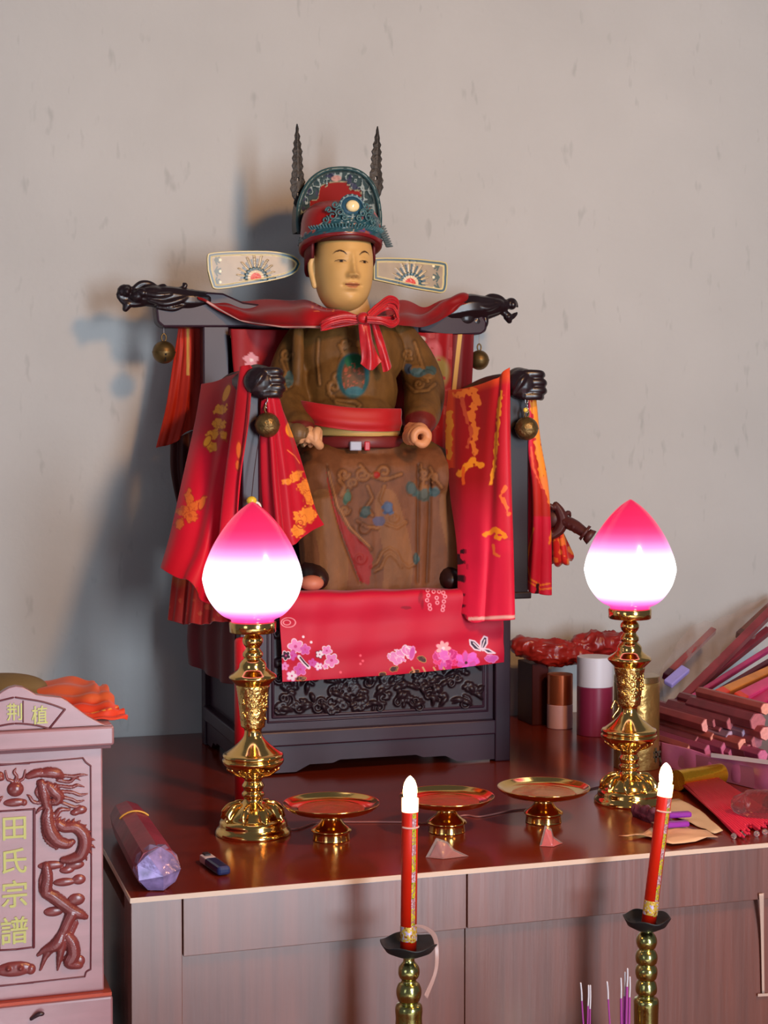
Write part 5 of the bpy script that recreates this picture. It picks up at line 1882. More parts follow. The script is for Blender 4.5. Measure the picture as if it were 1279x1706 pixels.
# incense sticks in a pot
pot_c = np.array((on(1010, 1706, OT + .1)[0], 1.62, OT))
pc = at(1008, 1706, 1.66)
pot = thing('incense_pot', (pc[0], 1.66, OT), 'incense pot on the low offering table below the frame', 'pot')
mk('bowl', lathe([(.03, 0), (.05, .01), (.065, .04), (.06, .07), (.062, .075), (.055, .075), (.05, .05), (.001, .045)], (pc[0], 1.66, OT), 40), BRASS, pot)
ST = plain('incense_purple', (150, 52, 132), .7)
ASH = plain('ash_white', (206, 196, 200), .9)
proto = None
for i, (x0, y0, x1) in enumerate(((967, 1638, 973), (980, 1642, 978), (983, 1642, 982), (1011, 1636, 1017), (1034, 1630, 1035), (1041, 1620, 1038), (1045, 1614, 1042), (1049, 1628, 1047))):
    tp_, bt_ = at(x0, y0, 1.655 + .002 * (i % 3)), at(x1, 1730, 1.66 + .002 * (i % 3))
    dr = (bt_ - tp_)
    Lq = dr / dr[2] * ((OT + .046) - tp_[2])
    t = thing('incense_stick', tp_ + Lq, 'burning purple incense stick with white ash tip rising at the bottom edge', 'incense stick', 'burning incense sticks')
    k_ = .11 + .02 * (i % 3)
    mk('stick', tub([tp_ + Lq * k_, tp_ + Lq], .0011 if i < 4 else .0016, 8), ST, t)
    mk('ash_tip', tub([tp_, tp_ + Lq * k_ * .5 + np.array((.0004, 0, 0)), tp_ + Lq * k_], .0010, 8), ASH, t)
    for ch in t.children:
        pass

# ================================================================== small things on the altar table
# wrapped bundle with clear film end
a0, a1 = on(220, 1408), on(263, 1483)
pk = thing('wrapped_bundle', (a0 + a1) / 2, 'purple-red paper-wrapped bundle with clear film end at the table front left corner', 'package')
rp = .030
up_ = np.array((0, 0, rp * .92))
ax = (a1 - a0)
V, Fc = tub([a0 + up_ - ax * .25, a0 + up_, a1 + up_ - ax * .15, a1 + up_], [rp * .82, rp * .93, rp, rp * .97], 9, smooth=False, caps=False)
c = base(V, S(136, 44, 62))
mk('paper_wrap', (V, Fc), plain('wrap_maroon', (134, 46, 66), .45, noise=.25, nscale=30, bump=.3, bscale=30), pk, smooth=False)
m_ = a0 + up_ + ax * .12
tdir = ax / np.linalg.norm(ax)
sd = np.cross(tdir, [0, 0, 1])
mk('yellow_band', tub([m_ + sd * rp * .96 * math.cos(a) + np.array((0, 0, 1)) * rp * .96 * math.sin(a) for a in np.linspace(.75, 2.3, 20)], .0014, 6, smooth=False), plain('band_yellow', (214, 160, 60), .5), pk)
rs = np.random.default_rng(11)
e = a1 + up_
V = [e + tdir * .022 + sd * -.004 + np.array((0, 0, -.004))]
for i in range(9):
    a = i * 6.283 / 9 + .3
    V.append(e + tdir * rs.uniform(.0, .012) + (sd * math.cos(a) + np.array((0, 0, 1)) * math.sin(a)) * rp * rs.uniform(.86, 1.0))
for i in range(9):
    a = i * 6.283 / 9 + .6
    V.append(e - tdir * .016 + (sd * math.cos(a) + np.array((0, 0, 1)) * math.sin(a)) * rp * 1.02)
V = np.array(V)
Fc = [(0, 1 + i, 1 + (i + 1) % 9) for i in range(9)] + [(1 + i, 10 + i, 1 + (i + 1) % 9) for i in range(9)] + [(10 + i, 10 + (i + 1) % 9, 1 + (i + 1) % 9) for i in range(9)]
V[:, 2] = np.maximum(V[:, 2], T + .001)
mk('film_end', (V, Fc), mat('crinkled_film', S(150, 130, 180), .16, .25, noise=.5, nscale=50, bump=.5, bscale=30, coat=.6), pk, smooth=False)

# cigarette lighter
l0, l1 = on(343, 1438), on(374, 1460)
lt = thing('cigarette_lighter', (l0 + l1) / 2, 'small dark blue cigarette lighter lying near the left lamp foot', 'lighter')
lz = np.array((0, 0, .007))
mk('body', bar(l0 + (l1 - l0) * .25 + lz, l1 + lz, .019, .012), plain('lighter_blue', (34, 44, 84), .25), lt, smooth=False, bevel=.004)
mk('head', bar(l0 - (l1 - l0) * .05 + lz, l0 + (l1 - l0) * .26 + lz, .017, .011), plain('lighter_white', (206, 190, 196), .3), lt, smooth=False, bevel=.002)
mk('thumb_lever', bar(l0 - (l1 - l0) * .05 + lz * 1.9, l0 + (l1 - l0) * .12 + lz * 1.9, .008, .003), plain('lever_dark', (40, 36, 40), .4), lt, smooth=False)

# wrapped sweets
def sweet(px, py, w, d, h, rz, label, c):
    q = on(px, py)
    t = thing('wrapped_sweet', q, label, 'sweet')
    V = np.array([(-w, 0, 0), (-.3 * w, -d, 0), (w, -.4 * d, 0), (.2 * w, d, 0), (-.5 * w, 0, h), (.0, -.2 * d, h * .8), (.35 * w, 0, h * .35)])
    c_, s_ = math.cos(rz), math.sin(rz)
    V = V @ np.array([[c_, s_, 0], [-s_, c_, 0], [0, 0, 1]]) + q
    V[:, 2] += .0005
    mk('sweet', (V, [(0, 1, 2, 3)[::-1], (0, 4, 1), (1, 4, 5), (1, 5, 6), (1, 6, 2), (2, 6, 3), (3, 6, 5), (3, 5, 4), (3, 4, 0)]), plain('sweet_%d' % int(px), c, .3, bump=.4, bscale=60), t, smooth=False, bevel=.0015)
    V2 = (V - q) * np.array([1.18, 1.2, 1.12]) + q
    V2[:, 2] = np.maximum(V2[:, 2], T + .0004)
    mk('film', (V2, [(0, 4, 1), (1, 4, 5), (1, 5, 6), (1, 6, 2), (2, 6, 3), (3, 6, 5), (3, 5, 4), (3, 4, 0)]), mat('sweet_film', (.9, .85, .85), .12, alpha=.13, bump=.6, bscale=60), t, smooth=False)
    return t


sweet(744, 1427, .026, .012, .024, -.1, 'small pinkish triangular sweet in clear film, left of the two sweets', (140, 54, 46))
sweet(916, 1407, .017, .012, .026, .3, 'small bright red triangular sweet in clear film, right of the two sweets', (186, 22, 22))

# thin cable lying behind the plates
cb = [on(x, y) + np.array((0, 0, .0015)) for x, y in ((455, 1378), (492, 1383), (530, 1372), (600, 1371), (660, 1371), (720, 1372), (772, 1360), (800, 1362), (850, 1352), (880, 1348), (905, 1335), (960, 1322), (1000, 1312), (1040, 1312))]
tag(mk('thin_cable', tub(cb, .0013, 8), plain('cable_pinkish', (150, 96, 92), .4)), 'thin cable running across the table behind the plates', 'cable')

# ---- clutter at the right
def cyl(c, r, h, n=48, rim=.0015):
    return lathe([(r - rim, 0), (r, rim), (r, h - rim), (r - rim, h), (r * .5, h + .0003), (.0001, h + .0003)], c, n)


def tin(px0, px1, py_b, py_t, parts, label, name='round_tin'):
    q = on((px0 + px1) / 2, py_b)
    s = mpp((px0 + px1) / 2, (py_t + py_b) / 2, q[1])
    r = (px1 - px0) / 2 * s
    q = q + np.array((0, r * .6, 0))
    h = at((px0 + px1) / 2, py_t, q[1])[2] - T
    t = thing(name, q, label, 'tin')
    z0 = 0
    for nm, k, m in parts:
        mk(nm, cyl(q + np.array((0, 0, z0)), r, h * k, rim=.001), m, t, auto=40)
        z0 += h * k
    return t, q, r, h


tin(916, 959, 1214, 1122, [('base', .44, plain('tin_pink', (214, 168, 170), .35)), ('lid', .56, mat('tin_copper', S(186, 100, 66), .3, .7))], 'small copper-topped pale pink round tin behind the large tin, right of throne')
tin(968, 1028, 1226, 1093, [('base', .62, plain('tin_purple', (128, 36, 66), .35)), ('lid', .38, plain('tin_white', (206, 204, 214), .4))], 'large round tin with purple body and white upper part behind the right lamp')
q = on(915, 1212)
tag(mk('dark_tea_box', bx(q[0] - .025, q[0] + .012, 2.98, 3.06, T, at(900, 1106, 2.98)[2]), plain('box_darkred', (66, 22, 22), .6, spec=.2), smooth=False, bevel=.002), 'dark brown-red upright box behind the small copper tin', 'box')
t, q, r, h = tin(1032, 1108, 1282, 1124, [('body', .93, mat('tin_gold', S(176, 142, 84), .33, .8, bump=.7, bscale=45, bumpdist=.004)), ('lid', .07, mat('tin_gold_lid', S(170, 140, 96), .25, .9))], 'embossed dull gold canister standing right behind the right lamp', 'gold_canister')
mk('raised_emblem', tub([at(x, y, q[1] - r * .93) for x, y in ((1018, 1180), (1024, 1168), (1030, 1180), (1020, 1196), (1030, 1206), (1014, 1216))], .002, 8), BRASS, t)
mk('raised_mark', join([bar(at(*a, q[1] - r * .9), at(*b_, q[1] - r * .9), .003, .003, (0, 1, 0)) for a, b_ in (((1084, 1254), (1100, 1252)), ((1092, 1246), (1092, 1270)), ((1084, 1262), (1099, 1260)), ((1088, 1254), (1084, 1272)), ((1096, 1254), (1101, 1270)))]), plain('mark_dark', (60, 44, 26), .5), t, smooth=False)

# red bags on top of tins
def lumpy(pts, rad, flat, seed, amp=.006, vox=.003):
    V, Fc = fuse([tub(pts, rad, 20, flat=flat)], vox, 1)
    n = normals(V, Fc)
    V = V + n * ((1 - 2 * np.abs(vnoise(V[:, 0] * .6, V[:, 1], V[:, 2] * 1.4, 85 + seed) - .5)) ** 3 * amp * .9)[:, None]
    V = V + n * (((vnoise(V[:, 0], V[:, 1], V[:, 2], 38 + seed) - .5) * 2 * amp) + (np.abs(vnoise(V[:, 0], V[:, 1], V[:, 2], 70 + seed) - .5)) * amp)[:, None]
    return V, Fc


bagm = mat('bag_red', S(150, 34, 26), .32, noise=.3, nscale=26, bump=.3, bscale=50)
tag(mk('red_plastic_bag', lumpy([at(866, 1076, 2.99), at(890, 1082, 2.98), at(930, 1088, 2.98), at(968, 1090, 2.98)], [.018, .024, .024, .018], 1, 1, .006), bagm), 'crumpled red plastic bag lying across the small copper tin', 'bag')
tag(mk('red_plastic_bag', lumpy([at(958, 1078, 2.99), at(1000, 1072, 2.98), at(1038, 1068, 2.98)], [.016, .024, .020], 1, 3, .006), mat('bag_red_dark', S(138, 28, 24), .35, noise=.3, nscale=26)), 'crumpled dark red plastic bag on the white-topped tin behind the right lamp', 'bag')

# hexagonal rolls of incense, ends towards the room
def hexroll(c, r, d, m, m2, label):
    d = np.array(d, float)
    t = thing('incense_roll', c, label, 'incense roll', 'stacked rolls of incense at the right table end')
    u = d / np.linalg.norm(d)
    mk('wrap', tub([c, c + d], r, 7, caps=False, smooth=False), m, t, smooth=False, bevel=.001)
    mk('end_face', tub([c - u * .0012, c + u * .002], r * .93, 7, caps=False, smooth=False), m2, t, smooth=False)
    return t


hex_ = [(1178, 1209, 11, 0), (1195, 1204, 9.5, 1), (1192, 1231, 10, 2), (1166, 1236, 9.5, 1), (1182, 1251, 10, 3), (1221, 1205, 12, 1), (1219, 1229, 11, 4), (1245, 1222, 10.5, 4), (1238, 1241, 10, 2), (1210, 1248, 11, 3),
        (1221, 1256, 9, 3), (1252, 1254, 14, 1), (1262, 1203, 14, 1), (1275, 1181, 9, 2), (1275, 1222, 10.5, 0), (1260, 1236, 10, 1), (1270, 1259, 9, 3), (1152, 1249, 9, 2), (1205, 1218, 9, 1), (1240, 1190, 9, 1)]
cm = [plain('roll_%d' % i, c, .5, noise=.15, nscale=200) for i, c in enumerate(((222, 150, 144), (176, 100, 108), (224, 150, 132), (196, 104, 140), (170, 150, 176)))]
wr = [plain('rollwrap_%d' % i, c, .45, noise=.2, nscale=30) for i, c in enumerate(((134, 54, 58), (112, 44, 56), (146, 66, 62), (134, 50, 84), (120, 90, 110)))]
def Yw(x):
    """front line of the box the rolls lie on"""
    return 2.50 - (x - 1112) * (.25 / 178)


for i, (x_, y_, r_, k) in enumerate(hex_):
    Y0 = Yw(x_) + .022 + .004 * (i % 4) + (1265 - y_) * .0004
    p = at(x_, y_, Y0)
    s = mpp(x_, y_, Y0)
    hexroll(p, r_ * 1.18 * s, (-.015, .20, .0), wr[k], cm[k], 'hexagonal paper-wrapped incense roll stacked with its round end to the room, right table end')

# long packs leaning up to the right
lp = [((1108, 1128, 2.90), (1188, 1050, 3.02), 12, (146, 62, 62), 0), ((1112, 1190, 2.84), (1290, 1012, 3.0), 16, (132, 54, 60), 0), ((1104, 1190, 2.86), (1280, 1050, 3.0), 14, (120, 44, 56), 0), ((1125, 1180, 2.82), (1290, 1076, 2.96), 10, (176, 56, 106), 0),
      ((1110, 1205, 2.80), (1290, 1098, 2.93), 11, (98, 34, 54), 0), ((1130, 1196, 2.77), (1290, 1115, 2.90), 12, (150, 46, 90), 0), ((1110, 1226, 2.76), (1230, 1160, 2.84), 5, (150, 80, 170), 0), ((1110, 1214, 2.765), (1210, 1164, 2.84), 7, (176, 36, 44), 0),
      ((1195, 1160, 2.76), (1300, 1112, 2.86), 18, (206, 128, 56), 0), ((1228, 1168, 2.73), (1300, 1132, 2.80), 22, (206, 62, 112), 0), ((1232, 1192, 2.71), (1300, 1152, 2.77), 26, (182, 40, 88), 0), ((1172, 1192, 2.74), (1222, 1168, 2.80), 12, (200, 122, 54), 0),
      ((1150, 1150, 2.88), (1270, 1062, 3.03), 8, (150, 60, 60), 0), ((1230, 1060, 3.0), (1296, 998, 3.06), 13, (124, 60, 58), 0)]
names = ['dusky red incense pack leaning nearest to the gold canister', 'long brown-red incense pack leaning steeply against the wall', 'long maroon incense pack under the steep brown-red one', 'long magenta incense pack in the middle of the leaning bundle',
         'dark plum incense pack under the magenta one', 'long mauve incense pack low in the leaning bundle', 'thin violet stick pack at the bottom of the leaning bundle', 'thin bright red pack at the bottom of the leaning bundle', 'orange-yellow flat pack lying on the pink packs at right edge',
         'bright pink pack under the orange-yellow one at right edge', 'broad crimson-pink pack just above the roll ends', 'short orange pack with red end just above the roll ends', 'slim brown-red pack high in the leaning bundle', 'brown-red pack end at top of the leaning bundle by the right edge']
for (a, b_, w, c, _), nm in zip(lp, names):
    A_, B_ = at(*a), at(*b_)
    s = mpp(a[0], a[1], a[2])
    t = thing('incense_pack', A_, nm, 'incense pack')
    mk('pack', bar(A_, B_, w * s * .9, w * s, (0, -.5, 1)), plain('pack_%d' % (len(MATS)), c, .28, noise=.2, nscale=25, bump=.2, bscale=25), t, smooth=False, bevel=.002)
    d = (B_ - A_)
    e_ = (210, 60, 40) if c[0] > 170 else (70, 22, 50)
    mk('end_cap', bar(A_ - d * .002, A_ + d * .12, w * s * .93, w * s * 1.03, (0, -.5, 1)), plain('cap_%d' % (len(MATS)), e_, .3), t, smooth=False, bevel=.002)
t = thing('blue_foil_packet', at(1128, 1128, 2.84), 'small lilac-blue foil packet stuck on the leaning packs beside the gold canister', 'packet')
mk('packet', bar(at(1112, 1140, 2.84), at(1142, 1114, 2.86), .022, .012, (0, -.5, 1)), plain('foil_lilac', (150, 140, 206), .2, bump=.8, bscale=40), t, smooth=False, bevel=.003)
V, Fc = strip([[(1098, 1120, 2.93), (1150, 1045, 3.0), (1200, 1030, 3.03), (1290, 985, 3.06)], [(1106, 1160, 2.88), (1160, 1085, 2.95), (1215, 1050, 2.99), (1292, 1020, 3.03)], [(1112, 1180, 2.85), (1180, 1110, 2.90), (1230, 1075, 2.95), (1294, 1050, 3.0)]], 60, 40, lambda U, W: .004 * sin(U * 40 + W * 9))
tag(mk('film_sleeve', (V, Fc), mat('thin_film', S(190, 170, 165), .12, alpha=.22, bump=.8, bscale=30)), 'clear film sleeve around the leaning incense packs', 'film')

# paper tray with film under the rolls
def flat(pts, z0, th_=.0012, amp=.0, seed=1, curl=0):
    P_ = [on(x, y) for x, y in pts]
    n = len(P_)
    ce = sum(P_) / n
    V, Fc = [ce + np.array((0, 0, z0 + curl * .3))], []
    rings = 6
    for k in range(1, rings + 1):
        for i in range(n * 4):
            a, b_ = P_[(i // 4) % n], P_[(i // 4 + 1) % n]
            f = (i % 4) / 4
            q = ce + ((a * (1 - f) + b_ * f) - ce) * k / rings
            V.append(q + np.array((0, 0, z0)))
    V = np.array(V)
    V[:, 2] += amp * (vnoise(V[:, 0], V[:, 1], seed, 60)) + 0
    m_ = n * 4
    Fc = [(0, 1 + i, 1 + (i + 1) % m_) for i in range(m_)]
    for k in range(rings - 1):
        for i in range(m_):
            j = (i + 1) % m_
            Fc.append((1 + k * m_ + i, 1 + (k + 1) * m_ + i, 1 + (k + 1) * m_ + j, 1 + k * m_ + j))
    return V, Fc


tr_ = thing('paper_tray', on(1200, 1310), 'white-edged paper box with mauve film front under the stacked incense rolls', 'box')
rows_ = [[(1100, 1236, Yw(1100)), (1150, 1248, Yw(1150)), (1187, 1260, Yw(1187)), (1240, 1266, Yw(1240)), (1296, 1273, Yw(1296))],
         [(1100, 1262, Yw(1100)), (1150, 1275, Yw(1150)), (1190, 1288, Yw(1190)), (1240, 1297, Yw(1240)), (1296, 1304, Yw(1296))],
         [(x_, float(inv(np.array([[*at(x_, 1200, Yw(x_))[:2], T + .001]]))[1][0]), Yw(x_)) for x_ in (1100, 1150, 1190, 1240, 1296)]]
V, Fc = strip(rows_, 60, 30, lambda U, W: .002 * sin(U * 30) * sin(W * 3))
V[:, 2] = np.maximum(V[:, 2], T + .001)
mk('front_sheet', (V, Fc), plain('sheet_mauve', (168, 92, 128), .22, noise=.3, nscale=14), tr_, solid=.001)
mk('white_edge', bar(at(1185, 1258, Yw(1185) - .002), at(1296, 1272, Yw(1296) - .002), .003, .007), plain('paper_white', (216, 208, 214), .5), tr_, smooth=False)
qa, qb = at(1104, 1262, Yw(1104) + .004), at(1296, 1276, Yw(1296) + .004)
zt_ = T + .035
V = np.array([(qa[0], qa[1], T + .001), (qb[0], qb[1], T + .001), (qb[0] + .02, qb[1] + .2, T + .001), (qa[0], qa[1] + .14, T + .001)])
V = np.vstack([V, V + np.array((0, 0, zt_ - T))])
mk('box_body', (V, [(3, 2, 1, 0), (4, 5, 6, 7), (0, 1, 5, 4), (1, 2, 6, 5), (2, 3, 7, 6), (3, 0, 4, 7)]), plain('sheet_dusky', (150, 84, 106), .5), tr_, smooth=False)

g0, g1 = on(1128, 1318) + np.array((0, 0, .018)), on(1200, 1306) + np.array((0, 0, .018))
gt = thing('gold_tube', (g0 + g1) / 2 - np.array((0, 0, .018)), 'shiny gold foil-wrapped tube lying behind the lit leaning candle flame', 'tube')
mk('tube', tub([g0, g1], .0175, 28, caps=False), mat('foil_gold', S(214, 160, 40), .25, .85, bump=.3, bscale=40), gt, auto=40)
mk('end_disc', tub([g1 - (g1 - g0) * .004, g1 + (g1 - g0) * .01], .0168, 28, caps=False), plain('tube_end', (170, 120, 60), .4), gt, auto=40)

# fan of crimson incense sticks
rs = np.random.default_rng(2)
CR = plain('stick_crimson', (196, 28, 58), .55)
n = 44
stp = None
A0, A1 = on(1132, 1306), on(1196, 1322)
for i in range(n):
    k = (i % 22) / 21
    lay = i // 22
    a = on(1134 + 58 * k, 1312 - 2 * k + 4 * (lay)) + np.array((0, 0, .016 - .004 * lay))
    b_ = on(1216 + 74 * k + 8, 1394 - 26 * k) + np.array((0, 0, .004 + .004 * lay))
    b_ = a + (b_ - a) * (1 + rs.uniform(-.05, .1))
    o = mk('crimson_incense_stick', tub([a, b_], .0021, 6, caps=False, smooth=False), CR)
    tag(o, 'thin crimson incense stick in the fan spread by the right table edge', 'incense stick', 'fan of crimson incense sticks')
bd = mk('incense_band', tub([on(1124, 1304) + np.array((0, 0, .012)), on(1138, 1310) + np.array((0, 0, .012))], .013, 16, flat=.6), plain('band_purple', (130, 30, 70), .5))
tag(bd, 'purple-red end of the spread incense fan behind the leaning candle', 'band')

tag(mk('paper_note', flat([(1030, 1398), (1060, 1396), (1082, 1400), (1120, 1412), (1196, 1399), (1170, 1386), (1140, 1384), (1100, 1382), (1070, 1392)], .001, amp=.008, seed=4), plain('paper_cream', (222, 176, 140), .6), solid=.0006), 'crumpled cream paper under the purple lighters near the table edge', 'paper')
tag(mk('paper_note', flat([(1104, 1340), (1130, 1334), (1165, 1352), (1204, 1388), (1190, 1391), (1160, 1378), (1120, 1362)], .001, amp=.004, seed=5), plain('paper_cream2', (216, 186, 150), .6), solid=.0006), 'long cream paper strip lying left of the crimson incense fan', 'paper')
for (x0, y0, x1, y1, lb) in ((1092, 1374, 1150, 1371, 'purple plastic lighter, upper of the two beside the leaning candle'), (1086, 1391, 1146, 1387, 'purple plastic lighter, lower of the two beside the leaning candle')):
    a, b_ = on(x0, y0) + np.array((0, 0, .014)), on(x1, y1) + np.array((0, 0, .014))
    t = thing('purple_lighter', a - np.array((0, 0, .014)), lb, 'lighter')
    mk('body', bar(a + (b_ - a) * .22, b_, .014, .0085), plain('lighter_purple', (140, 44, 160), .25), t, smooth=False, bevel=.003)
    mk('head', bar(a, a + (b_ - a) * .22, .012, .008), STEEL, t, smooth=False, bevel=.001)
t = thing('wrapped_sweet_bag', on(1072, 1366), 'dark purple crumpled sweet bag lying in front of the right lamp foot', 'bag')
mk('bag', lumpy([on(1060, 1358) + np.array((0, 0, .007)), on(1080, 1366) + np.array((0, 0, .008)), on(1108, 1378) + np.array((0, 0, .006))], [.009, .013, .009], .7, 2, .003, .002), mat('bag_darkpurple', S(96, 46, 66), .2, bump=.6, bscale=70, noise=.5, nscale=60), t)
for i, (x_, y_) in enumerate(((1222, 1398), (1238, 1394), (1260, 1394), (1274, 1391))):
    q = on(x_, y_)
    o = mk('glass_bead', ell(q + np.array((0, 0, .0045)), .0045, 16), mat('clear_glass', (.95, .9, .9), .05, trans=.9))
    tag(o, 'clear round glass bead lying in a row at the right table edge', 'bead', 'glass beads at the table edge')
t = thing('glass_jar', on(1262, 1362), 'clear glass jar lying behind the crimson incense at the right edge', 'jar')
jc0, jc1 = on(1236, 1368) + np.array((0, 0, .026)), on(1310, 1372) + np.array((0, 0, .026))
mk('jar', tub([jc0, jc0 + (jc1 - jc0) * .2, jc1], [.018, .024, .025], 28), mat('brown_glass', S(150, 100, 96), .06, trans=.8, alpha=.6), t)
# torn tape strip down the front
V, Fc = strip([[(1264, 1489, TY0 - .004), (1272, 1488, TY0 - .004)], [(1267, 1560, TY0 + .006), (1272, 1560, TY0 + .006)], [(1269, 1655, TY0 + .008), (1273, 1655, TY0 + .008)]], 6, 30)
tp = thing('tape_strip', at(1271, 1660, TY0 + .008), 'thin pale tape strip hanging down the table front at right', 'tape')
mk('strip', (V, Fc), plain('tape_pale', (190, 160, 146), .5), tp, solid=.0008)
mk('strip_end', bar(at(1262, 1658, TY0 + .008), at(1280, 1657, TY0 + .008), .001, .004), plain('tape_pale', (190, 160, 146), .5), tp, smooth=False)

# ================================================================== genealogy shrine box at the left
YC = 2.0
CB = thing('genealogy_cabinet', (at(26, 1600, YC)[0], YC + .1, at(26, 1656, YC)[2]), 'carved reddish wooden genealogy box with dragon relief and gold characters', 'cabinet')
BOXM = mat('box_wood', S(150, 98, 102), .34, ior=1.7, noise=.14, nscale=9, nvec=(1, 1, 5), spec=.8, bump=.06, bscale=20)
RELM = mat('relief_wood', S(122, 52, 50), .3, noise=.15, nscale=30, spec=.7)
LINM = plain('groove_red', (96, 34, 40), .4)
GOLDP = plain('gold_green_paint', (176, 168, 96), .4, metal=.2)
cxm = at(26, 1450, YC)[0]
hw = at(172, 1450, YC)[0] - cxm
zb0, zb1 = at(172, 1650, YC)[2], at(172, 1243, YC)[2]
dep = .20
mk('body', bx(cxm - hw, cxm + hw, YC, YC + dep, zb0, zb1), BOXM, CB, smooth=False, bevel=.002)
hw2 = at(190, 1225, YC - .012)[0] - cxm
z2, z3 = zb1, at(190, 1209, YC - .012)[2]
mk('cornice', bx(cxm - hw2, cxm + hw2, YC - .014, YC + dep + .01, z2 + .003, z3), BOXM, CB, smooth=False, bevel=.003)
mk('cornice_under_strip', bx(cxm - hw2 + .004, cxm + hw2 - .004, YC - .010, YC + dep, z2 - .001, z2 + .003), LINM, CB, smooth=False)  # thin dark red strip between cornice and body
hw3 = at(188, 1680, YC - .012)[0] - cxm
mk('stripe', bx(cxm - hw3 + .001, cxm + hw3 - .001, YC - .010, YC + dep + .005, zb0 - .004, zb0), plain('stripe_orange', (176, 66, 40), .4), CB, smooth=False)
ZP = zb0 - .07
mk('plinth', bx(cxm - hw3, cxm + hw3, YC - .014, YC + dep + .01, ZP, zb0 - .004), BOXM, CB, smooth=False, bevel=.003)
ol = [(26, 1143), (38, 1145), (48, 1150), (59, 1157), (75, 1159.5), (91, 1161), (102, 1162.5), (112, 1168), (122, 1176), (134, 1185), (145, 1193), (156, 1199), (168, 1205), (180, 1209.5), (184, 1213)]
Pt = [at(x, y, YC - .006) for x, y in ol]
x0 = Pt[0][0]
full = [np.array((2 * x0 - p[0], p[1], p[2])) for p in Pt[::-1]][:-1] + Pt
n = len(full)
zl_ = z3 - .0005
A_ = full + [np.array((full[-1][0], YC - .006, zl_)), np.array((full[0][0], YC - .006, zl_))]
n = len(A_)
V = np.array(A_ + [p + np.array((0, .014, 0)) for p in A_])
mk('crest_board', (V, [tuple(range(n)), tuple(range(2 * n - 1, n - 1, -1))] + [(i, n + i, n + (i + 1) % n, (i + 1) % n) for i in range(n)]), BOXM, CB, smooth=False, bevel=.0012)


def cl(pts, Y0, r, smooth=True, mir=False, k=None):
    Q = [at(x, y, Y0) for x, y in pts]
    parts = [tub(Q, r, 8, smooth=smooth)]
    if mir:
        parts.append(tub([np.array((2 * cxm - p[0], p[1], p[2])) for p in Q], r, 8, smooth=smooth))
    return join(parts)


yf = YC - .0065
mk('crest_frame', join([cl([(26, 1162), (39, 1164), (67, 1168.5), (90, 1175), (108, 1182)], yf, .0012, mir=True), cl([(108, 1182), (95, 1198), (82, 1214)], yf, .0014, False, True), cl([(82, 1214), (60, 1208.5), (39, 1206), (26, 1205.5)], yf, .0012, mir=True),
                        cl([(38.5, 1168), (38.5, 1203)], yf, .0008, False)]), LINM, CB)
fy = YC - .0005
mk('groove_frame', join([cl([(0, 1275), (138, 1263)], fy, .0010, False, True), cl([(138, 1263), (143, 1270), (151, 1276)], fy, .0012, True, True), cl([(151, 1276), (152, 1450), (151, 1615)], fy, .0011, False, True), cl([(151, 1615), (144, 1619), (141, 1627)], fy, .0012, True, True), cl([(141, 1627), (0, 1643)], fy, .0010, False, True)]), LINM, CB)
mk('name_panel_frame', join([cl([(26, 1350), (57, 1348)], fy, .0012, False, True), cl([(57, 1348), (56, 1578)], fy, .0018, False, True), cl([(56, 1578), (26, 1582)], fy, .0012, False, True)]), LINM, CB)

# relief dragon, climbing, with pearl and clouds; zoomed sketch units (4.489 per px from 0,1260)


def rz_(pts, rs_, dy=0., w=1.):
    Q = [at(x / 4.489, 1260 + y / 4.489, YC - .001 - dy) for x, y in pts]
    return tub(Q, [r / 4.489 * .00074 * w for r in rs_], 10, flat=1)


def rb_(x, y, rx_, ry3, d=.004):
    return ell(at(x / 4.489, 1260 + y / 4.489, YC), (rx_ / 4.489 * .00074, d, ry3 / 4.489 * .00074), 16)


dr = [rz_([(360, 400), (352, 470), (375, 560), (430, 630), (500, 655), (540, 640)], [38, 50, 56, 50, 40, 26]),
      rz_([(430, 500), (480, 530), (560, 530), (620, 580), (632, 660), (600, 740), (530, 770), (470, 775)], [36, 42, 46, 50, 52, 48, 40, 26]),
      rz_([(345, 820), (355, 900), (345, 980), (350, 1030)], [36, 44, 48, 42]),
      rz_([(340, 1020), (400, 1050), (470, 1100), (540, 1150), (600, 1180), (640, 1200)], [44, 52, 50, 44, 40, 24]),
      rz_([(540, 1170), (510, 1230), (480, 1300), (450, 1370)], [50, 44, 40, 26]),
      rz_([(470, 1300), (440, 1380), (400, 1420), (330, 1450), (280, 1490)], [30, 50, 48, 26, 10]), rz_([(390, 1430), (340, 1500), (300, 1600)], [34, 22, 8]), rz_([(470, 1370), (450, 1480), (430, 1600)], [40, 30, 8]),
      rz_([(500, 1340), (540, 1400), (550, 1480), (520, 1540), (590, 1560)], [40, 52, 54, 50, 34]),
      rz_([(310, 200), (330, 280), (345, 350), (360, 410)], [34, 44, 34, 28]), rz_([(360, 220), (400, 260), (440, 300), (420, 340), (360, 340)], [40, 46, 40, 32, 24]),
      rz_([(300, 130), (360, 120), (430, 130), (460, 150)], [30, 42, 40, 24]), rz_([(210, 150), (260, 130), (310, 120)], [24, 34, 34]),
      rz_([(380, 420), (410, 450), (450, 400), (520, 400)], [16, 22, 20, 10])]
for (pts) in ([(430, 180), (520, 190), (560, 160), (600, 180)], [(440, 220), (530, 230), (580, 215), (630, 230)], [(440, 260), (540, 270), (600, 290), (655, 280)], [(440, 300), (530, 320), (580, 340), (630, 330)], [(430, 330), (500, 360), (560, 380), (600, 365)],
              [(440, 140), (540, 150), (600, 140), (655, 140)], [(320, 380), (290, 400), (270, 430)], [(300, 350), (250, 340), (220, 300), (200, 290)], [(320, 200), (285, 190), (280, 230)]):
    dr.append(rz_(pts, [13, 14, 12, 5]))
